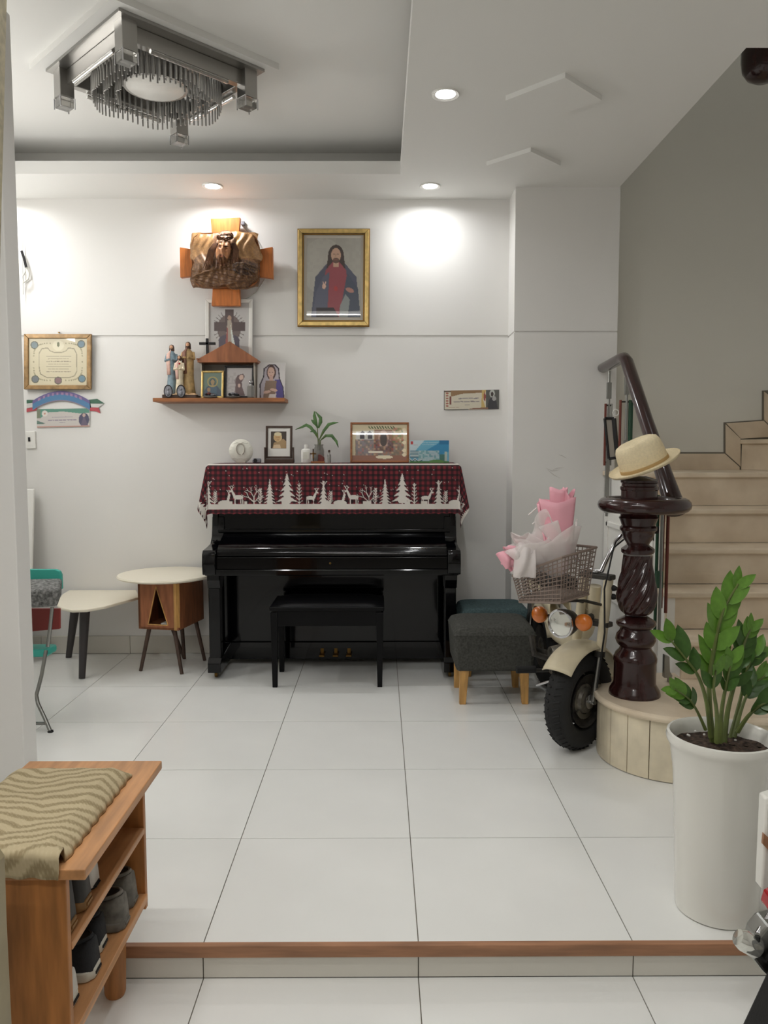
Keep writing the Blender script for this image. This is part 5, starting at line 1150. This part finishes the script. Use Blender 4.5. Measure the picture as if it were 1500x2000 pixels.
cone(WB(1085, 1090, 3.47), WB(1010, 1080, 3.44), .04, .085, 'tulle_wrap', 'tulle', .16, 7, .3, flatk=.7, hem=.03)
cone(WB(1060, 1085, 3.45), WB(990, 1090, 3.43), .03, .05, 'pink_paper_fold', 'pink_paper', .25, 5, 1.5, flatk=.6, hem=.02)
def sheet(pts4, name, m, bulge=.02, rip=.008):
    q = [WB(u, v, Y) for u, v, Y in pts4]
    def fn(a, b):
        p = (q[0]*(1-a)+q[1]*a)*(1-b)+(q[3]*(1-a)+q[2]*a)*b
        return p+Vector((0, -bulge*math.sin(math.pi*a)*math.sin(math.pi*b)+rip*math.sin(9*a+3*b), 0))
    return MB().grid(fn, 26, 20).build(name, m, bo, solid=.001, angle=80)
sheet([(1112, 1050, 3.44), (1128, 1012, 3.46), (1124, 1062, 3.44), (1085, 1062, 3.4)], 'tulle_corner', 'tulle')
sheet([(1008, 1062, 3.36), (1046, 1074, 3.36), (1046, 1128, 3.34), (1002, 1128, 3.36)], 'tulle_skirt', 'tulle', .03, .012)
sheet([(968, 1082, 3.42), (1000, 1068, 3.44), (1014, 1095, 3.42), (988, 1112, 3.4)], 'pink_paper_fold', 'pink_paper', .03, .01)
sheet([(985, 1078, 3.38), (1020, 1062, 3.4), (1040, 1078, 3.37), (1010, 1098, 3.36)], 'tulle_fold', 'tulle', .02, .012)
for l in ([(1032, 1006), (1048, 992)], [(1046, 1018), (1040, 1024)]): MB().tube([WB(u, v, 3.55) for u, v in l], .003, 6).build('stem_tip', 'plastic_white', bo)
# ------------------------------------------------------------------ motorbike at the near right edge
mk = thing('motorbike', 'dark motorbike cut off at the near right frame edge, grey footrest and clear lens showing', 'motorbike', (1.05, 1.5, LOW))
q = W(1462, 1842, 1.7)
MB(Matrix.Translation(q) @ Matrix.Rotation(R(30), 4, 'Y')).lathe([(.001, -.03), (.018, -.029), (.024, -.015), (.024, .02), (.02, .026), (.001, .028)], n=20, axis='x').build('signal_lens', 'lens', mk)
MB().prism([(W(u, v, 1.72).x, W(u, v, 1.72).z) for u, v in ((1462, 1862), (1472, 1822), (1490, 1800), (1530, 1790), (1540, 1920), (1500, 1905), (1480, 1885))], lambda u, v, t: (u, t, v), 1.70, 1.76).build('grey_bracket', 'steel', mk, smooth=False, bev=.006)
MB().tube([W(1480, 1828, 1.69), W(1476, 1862, 1.69), W(1494, 1876, 1.69), W(1520, 1850, 1.69)], .006, 8).build('rubber_strap', 'cable_black', mk)
MB().tube([W(1482, 1826, 1.71), W(1515, 1770, 1.75)], .009, 10).build('stay_rod', 'chrome', mk)
MB().prism([(W(u, v, 1.78).x, W(u, v, 1.78).z) for u, v in ((1491, 1768), (1498, 1744), (1530, 1730), (1540, 1775))], lambda u, v, t: (u, t, v), 1.75, 1.80).build('tail_light', 'red_lens', mk, bev=.005)
MB().prism([(W(u, v, 1.69).x, W(u, v, 1.69).z) for u, v in ((1446, 2002), (1499, 1888), (1540, 1882), (1700, 1900), (1700, 2100), (1452, 2080))], lambda u, v, t: (u, t, v), 1.6, 1.69).build('mudguard', 'rubber', mk, bev=.01)
sc_ = [(1494, 1560), (1540, 1540), (1560, 1740), (1487, 1740)]
MB().prism([(W(u, v, 1.86).x, W(u, v, 1.86).z) for u, v in ((1496, 1560), (1560, 1540), (1570, 1740), (1488, 1740))], lambda u, v, t: (u, t, v), 1.86, 1.9).build('side_cover', 'white_gloss', mk, bev=.006)
MB().prism([(W(u, v, 1.855).x, W(u, v, 1.855).z) for u, v in ((1491, 1627), (1560, 1690), (1560, 1722), (1489, 1648))], lambda u, v, t: (u, t, v), 1.852, 1.8605).build('stripe', 'trim_wood', mk, smooth=False)
MKW = Matrix.Translation((1.12, 1.5, LOW+.045)) @ Matrix.Scale(1.2, 4)
MB(MKW).torus((0, 0, .2), .165, .05, 40, 12, 'x').build('rear_tyre', 'rubber', mk)
MB(MKW).lathe([(.12, -.03), (.05, -.04), (.05, .04), (.12, .03)], (0, 0, .2), 28, 'x').build('rear_hub', 'engine', mk)
# ------------------------------------------------------------------ crystal ceiling lamp
CX, CY = -1.078, 3.92
lp = thing('crystal_ceiling_lamp', 'unlit square crystal ceiling lamp with hanging glass rods, set diagonally', 'ceiling lamp', (CX, CY, 3.2))
def dia(h): return [(CX, CY-h), (CX+h, CY), (CX, CY+h), (CX-h, CY)]
MB().prism(dia(.525), lambda u, v, t: (u, v, t), 3.186, 3.199).build('mirror_plate', 'mirror', lp, smooth=False)
d4 = dia(.44); d3 = dia(.38)
for k in range(4):
    a, b2, c, d = d4[k], d4[(k+1) % 4], d3[(k+1) % 4], d3[k]
    MB().hexa([(*p, 3.118) for p in (a, b2, c, d)], [(*p, 3.186) for p in (a, b2, c, d)]).build('frame_side', 'mirror', lp, smooth=False, bev=.003)
    m0, m1 = Vector((*a, 3.105)).lerp(Vector((*b2, 3.105)), .18), Vector((*a, 3.105)).lerp(Vector((*b2, 3.105)), .82)
    MB().tube([m0, m1], .011, 10).build('glass_bar', 'crystal', lp)
    MC = Matrix.Translation((*d4[k], 3.09)) @ Matrix.Rotation(R(45), 4, 'Z')
    MB(MC).box((-.035, -.035, -.03), (.035, .035, .1)).build('corner_bracket', 'mirror', lp, smooth=False, bev=.003)
    MB(MC).box((-.033, -.033, -.075), (.033, .033, -.031)).build('corner_cube', 'crystal', lp, smooth=False, bev=.004)
    for sx_, sy_ in ((-1, -1), (1, -1), (1, 1), (-1, 1)): MB(MC).tube([(sx_*.035, sy_*.035, -.08), (sx_*.035, sy_*.035, -.03)], .003, 5).build('cube_edge', 'chrome', lp, smooth=False)
rod = MB().tube([(0, 0, 0), (0, 0, -.115)], .0042, 6).build('crystal_rod', 'smoke_rod', None); rmesh = rod.data; bpy.data.objects.remove(rod)
for rr, n, z in ((.30, 76, 3.155), (.245, 56, 3.165), (.19, 40, 3.175)):
    for k in range(n):
        a = 2*math.pi*k/n; wv = .012*math.sin(3*a)
        piece('crystal_rod', rmesh, (CX+(rr+wv)*math.cos(a), CY+(rr+wv)*math.sin(a), z+.012*math.sin(6*a)), lp)
MB().lathe([(.001, 3.105), (.13, 3.105), (.14, 3.112), (.14, 3.12), (.001, 3.12)], (CX, CY, 0), 40).build('diffuser', 'plastic_white', lp)
MB().lathe([(.145, 3.11), (.15, 3.11), (.15, 3.186), (.145, 3.186)], (CX, CY, 0), 40).build('diffuser_drum', 'mirror', lp)
# ------------------------------------------------------------------ potted plant
PO = Vector((1.006, 2.245, 0))
pp = thing('potted_plant', 'green zamioculcas plant in a tall white ceramic pot near the step', 'potted plant', PO)
MB().lathe([(.001, 0), (.108, 0), (.116, .004), (.117, .02), (.122, .15), (.127, .3), (.133, .42), (.143, .49), (.148, .505), (.153, .512), (.155, .524), (.152, .536), (.145, .538), (.140, .53), (.136, .51), (.130, .48), (.001, .478)], PO, 56).build('pot', 'pot', pp)
MB().grid(lambda a, b: (PO.x+.138*b*math.cos(2*math.pi*a), PO.y+.138*b*math.sin(2*math.pi*a), .494+.012*(1-b)+.005*math.sin(a*40)*math.sin(b*21)), 41, 12).build('soil', 'soil', pp)
for k in range(9):
    a, r = rg.uniform(0, 6.28), rg.uniform(.05, .12)
    MB().ball((PO.x+r*math.cos(a), PO.y+r*math.sin(a), .503), .004, 8).build('perlite_grain', 'plastic_white', pp)
lm = {}
for nm in ('leaf', 'leaf_young'):
    n = 9; vs = []; fs = []
    for i in range(n):
        t_ = i/(n-1); wdt = .215*math.sin(math.pi*t_**.85)**.8+.004
        vs += [(-wdt, t_, -.06*t_*t_+.05*wdt*3*.3), (0, t_, -.06*t_*t_-.02), (wdt, t_, -.06*t_*t_+.05*wdt*3*.3)]
    for i in range(n-1): fs += [(3*i, 3*i+1, 3*i+4, 3*i+3), (3*i+1, 3*i+2, 3*i+5, 3*i+4)]
    me = bpy.data.meshes.new('leaf'); me.from_pydata(vs, [], fs); me.materials.append(MATS[nm]); me.polygons.foreach_set('use_smooth', [True]*len(fs)); lm[nm] = me
def spline(P, n):
    out = []; k = len(P)
    for i in range(k-1):
        p0, p1, p2, p3 = P[max(0, i-1)], P[i], P[i+1], P[min(k-1, i+2)]
        for j in range(n):
            t_ = j/n; out.append(.5*((2*p1)+(p2-p0)*t_+(2*p0-5*p1+4*p2-p3)*t_*t_+(3*p1-p0-3*p2+p3)*t_**3))
    return out+[P[-1]]
lr = random.Random(11)
def zz(px, Y0, Y1, start, nl, ll, young, r=.008, lean=0):
    """a fleshy stem through the given points with opposite leaflets from 'start' upward"""
    k = len(px); P = [W(u, v, Y0+(Y1-Y0)*i/(k-1)) for i, (u, v) in enumerate(px)]
    C = spline(P, 8); m_ = len(C)
    st_ = MB().tube(C, [r*(1-.7*i/(m_-1)) for i in range(m_)], 8).build('stem', 'stem', pp)
    for i in range(nl):
        t_ = start+(1-start)*(i+.5)/nl; j = min(m_-2, int(t_*(m_-1))); p = C[j]; tg = (C[j+1]-C[j]).normalized()
        for s_ in (-1, 1):
            az = lr.uniform(-.9, .9)
            side = tg.cross(Vector((math.sin(az)*.8, -1, .2))).normalized()*s_
            d = (tg*(.95+.5*t_)+side*(.85-.35*t_)+Vector((0, lr.uniform(-.25, .15), 0))).normalized()
            nrm = d.cross(Vector((lr.uniform(-.3, .3), -1, .5))).cross(d).normalized()
            nrm = (Vector((lr.uniform(-.5, .5), -1, .7))-d*d.dot(Vector((0, -1, .7)))).normalized()
            xx = d.cross(nrm).normalized(); nrm = xx.cross(d).normalized()
            L_ = ll*(.75+.5*math.sin(math.pi*(.15+.75*(t_-start)/(1-start))))*lr.uniform(.85, 1.12)
            o = bpy.data.objects.new('leaf', lm['leaf_young' if young or t_ > .75 else 'leaf']); COL.objects.link(o); o.parent = st_
            Mx = Matrix(((xx.x, d.x, nrm.x, 0), (xx.y, d.y, nrm.y, 0), (xx.z, d.z, nrm.z, 0), (0, 0, 0, 1)))
            o.matrix_local = Matrix.Translation(p-PO) @ Mx @ Matrix.Scale(L_, 4)
zz([(1392, 1448), (1386, 1380), (1386, 1320), (1396, 1262), (1412, 1195), (1442, 1140)], 2.25, 2.22, .36, 7, .078, True, .0095)
zz([(1388, 1440), (1380, 1372), (1364, 1322), (1340, 1288), (1300, 1238)], 2.24, 2.2, .5, 3, .075, False, .0075)
zz([(1378, 1425), (1362, 1390), (1346, 1366), (1318, 1346)], 2.2, 2.12, .4, 4, .055, False, .005)
zz([(1414, 1450), (1422, 1385), (1440, 1315), (1452, 1262), (1466, 1228)], 2.26, 2.3, .38, 6, .066, False, .009)
zz([(1406, 1450), (1410, 1385), (1420, 1330), (1428, 1290)], 2.2, 2.16, .5, 4, .06, False, .008)
zz([(1434, 1440), (1448, 1385), (1466, 1345), (1496, 1318)], 2.28, 2.32, .45, 4, .06, False, .007)
zz([(1440, 1430), (1462, 1398), (1490, 1375), (1530, 1362)], 2.25, 2.2, .35, 4, .06, False, .007)
zz([(1400, 1450), (1400, 1395), (1394, 1345), (1398, 1310)], 2.16, 2.08, .6, 2, .06, False, .008)
zz([(1425, 1445), (1445, 1370), (1462, 1300), (1485, 1270)], 2.32, 2.38, .5, 4, .06, False, .007)
# ------------------------------------------------------------------ shoe bench
sb = thing('shoe_bench', 'orange-brown wooden shoe bench with open shelves at the near left', 'shoe bench', (-.77, 1.78, LOW))
X0, X1, Y0_, Y1_ = -.95, -.637, 1.522, 2.052
MB().box((-.95, 1.508, .512), (-.592, 2.062, .535)).build('top_board', 'wood_bench_top', sb, smooth=False, bev=.003)
for y0 in (Y0_, Y1_-.018):
    zlo = .0 if y0 == Y0_ else .13
    MB().box((X0, y0, zlo), (X1, y0+.018, .512)).build('side_panel', 'wood_bench', sb, smooth=False, bev=.002)
MB().box((X0, Y0_+.018, .345), (X1+.002, Y1_-.018, .361)).build('shelf', 'wood_bench_top', sb, smooth=False, bev=.002)
MB().box((X0, Y0_+.018, .155), (X1+.006, Y1_-.018, .176)).build('shelf', 'wood_bench_top', sb, smooth=False, bev=.002)
MB().box((X0-.004, Y0_, .15), (X0, Y1_, .512)).build('back_panel', 'wood_bench', sb, smooth=False)
for x, y in ((-.72, 2.015), (-.9, 2.015), (-.72, 1.60), (-.9, 1.60)):
    MB().lathe([(.024, LOW), (.028, LOW+.01), (.034, .155)], (x, y, 0), 20).build('foot', 'wood_bench', sb)
# cushion with wavy woven stripes
NCX, NCY = 120, 150
cv = Canvas(0, 0, 1, 1.5, NCX, NCY, (190, 174, 140))
ph = cv.V*46+3.4*np.abs(np.mod(cv.U*2.0+.25*np.sin(cv.V*5), 2)-1)*2.2+.8*np.sin(cv.U*9+cv.V*4)
cv.put(np.sin(ph*1.35) > .15, (158, 142, 108)); cv.put(np.sin(ph*1.35) > .75, (142, 126, 94), .5)
cv.put((np.sin(cv.U*200)*np.sin(cv.V*190) > .5), (206, 192, 160), .35)
def cush(a, b):
    ea = min(a, 1-a)*8; eb = (b*10 if b < .5 else 1); e = min(1, max(0, ea))**.5*min(1, max(0, eb))**.5
    x = -.945+.303*a+.002*math.sin(b*60)*(a > .97); y = 1.962-.462*b
    if b > .97: y -= .006
    if b > .93: return (x, 1.5335-.034*min(1, (b-.93)/.03), .5725-.006*(1-min(1, a*9, (1-a)*9))-.05*max(0, (b-.955)/.045)+.002*math.sin(a*40))
    return (x, y, .5365+.036*e+.002*math.sin(a*23)*math.sin(b*31)*e)
o = MB().grid(cush, NCX, NCY).build('bench_cushion', 'print_cloth', None, angle=80); set_cols(o, cv)
q = o.modifiers.new('thick', 'SOLIDIFY'); q.thickness = .002
tag(o, 'flat beige cushion with wavy brown stripes lying on the shoe bench', 'cushion')
# ------------------------------------------------------------------ shoes, heels outward
def shoe(label, y, z, up, sole, ln=.265, hh=.1, sole_h=.024, wd=.0395, x_heel=-.648, group='shoes in the shoe bench', high=0, name='sneaker'):
    xt = max(x_heel-ln, -.93)
    ln = x_heel-xt
    t = thing(name, label, 'shoe', ((x_heel+xt)/2, y, z), group)
    def half(s): # s 0 heel .. 1 toe
        return wd*(.86+.12*math.sin(math.pi*min(1, s*1.05))+.14*math.exp(-((s-.68)/.2)**2))*(1-max(0, (s-.86)/.14)**2*.75)*(1 if s > .1 else .5+.5*math.sqrt(max(0, 1-(1-s/.1)**2)))
    ss = [i/20 for i in range(21)]
    outl = [(x_heel-ln*s, y-half(s)*1.06) for s in ss]+[(x_heel-ln*s, y+half(s)*1.06) for s in ss[::-1]]
    so = MB().prism(outl, lambda u, v, w_: (u, v, w_), z+.0005, z+sole_h).build('sole', sole, t, bev=.003)
    def top(s): return sole_h+(hh-sole_h)*(1-.62*max(0, min(1, (s-.32)/.62))**.8)+(high*(1-min(1, s/.45)**2) if s < .45 else 0)
    def fn(a, b):
        s = .012+.976*a; th = math.pi*b; h_ = half(s)*.98
        c_, n_ = math.cos(th), math.sin(th)
        k_ = min(1, max(0, (s-.25)/.4))
        zz_ = z+sole_h-.002+(top(s)-sole_h)*abs(n_)**(.45+.3*k_)
        return (x_heel-ln*s-.010*(zz_-z-sole_h)/.1*(1 if s < .2 else 0)*(1-s/.2), y+h_*math.copysign(abs(c_)**(.38+.42*k_), c_)*(1-.12*(zz_-z)/.1), zz_)
    ub = MB().grid(fn, 28, 17); ub.f.append(tuple(j_*28 for j_ in range(17)))
    ub.build('upper', up, t, angle=80)
    M = Matrix.Translation((x_heel-ln*.24, y, z+hh+high*.75+.0015)) @ Matrix.Rotation(R(-8), 4, 'Y') @ Matrix.Diagonal((ln*.18, wd*.6, 1, 1))
    MB(M).lathe([(.001, 0), (1, 0), (1.12, -.006), (1.1, -.012)], n=24).build('opening', 'shoe_lining', t)
    M2 = Matrix.Translation((x_heel-ln*.24, y, z+hh+high*.75)) @ Matrix.Rotation(R(-8), 4, 'Y') @ Matrix.Diagonal((ln*.19, wd*.66, 1, 1))
    MB(M2).torus((0, 0, 0), 1, .1, 24, 6, sq=.05).build('collar', up, t)
    for k in range(4):
        s = .46+.07*k; MB().tube([(x_heel-ln*s, y-half(s)*.5, z+top(s)*.97), (x_heel-ln*(s+.01), y, z+top(s)+.004), (x_heel-ln*s, y+half(s)*.5, z+top(s)*.97)], .003, 5).build('lace', 'sole_white' if up != 'shoe_boot' else 'cable_black', t)
    MB().box((x_heel-.001, y-wd*.4, z+sole_h*.4), (x_heel+.0025, y+wd*.4, z+sole_h*.65)).build('heel_stripe', 'shoe_lining' if sole == 'sole_white' else sole, t, smooth=False)
    return t
shoe('grey sneaker at the far end of the bench lower shelf', 1.985, .177, 'shoe_grey', 'shoe_grey', hh=.07, high=.018)
shoe('worn grey sneaker with a dark opening, second from the far end of the lower shelf', 1.892, .177, 'shoe_grey', 'shoe_grey', hh=.068, high=.016, x_heel=-.64)
shoe('black canvas sneaker with a white sole beside the grey pair', 1.80, .177, 'shoe_black', 'sole_white', hh=.074, high=.012, x_heel=-.665)
shoe('black canvas sneaker with a white sole in the middle of the lower shelf', 1.708, .177, 'shoe_black', 'sole_white', hh=.074, high=.014)
shoe('white sneaker with dark laces at the near end of the lower shelf', 1.605, .177, 'shoe_white', 'sole_white', hh=.07, high=.01, x_heel=-.66)
shoe('dark boot with a tan sole nearest the side panel on the upper shelf', 1.582, .362, 'shoe_boot', 'sole_tan', hh=.085, high=.05, name='boot', wd=.036, group='boots on the upper bench shelf')
shoe('dark boot with a tan sole, second on the upper shelf of the bench', 1.668, .362, 'shoe_boot', 'sole_tan', hh=.085, high=.05, name='boot', wd=.036, group='boots on the upper bench shelf')
shoe('white shoe with a thin dark sole on the upper bench shelf', 1.752, .362, 'shoe_white', 'shoe_lining', hh=.07, high=.02, sole_h=.008, x_heel=-.66, name='white_shoe', wd=.036)
shoe('dark low shoe at the far end of the upper bench shelf', 1.87, .362, 'shoe_boot', 'shoe_lining', hh=.07, high=.03, x_heel=-.70, name='low_shoe')
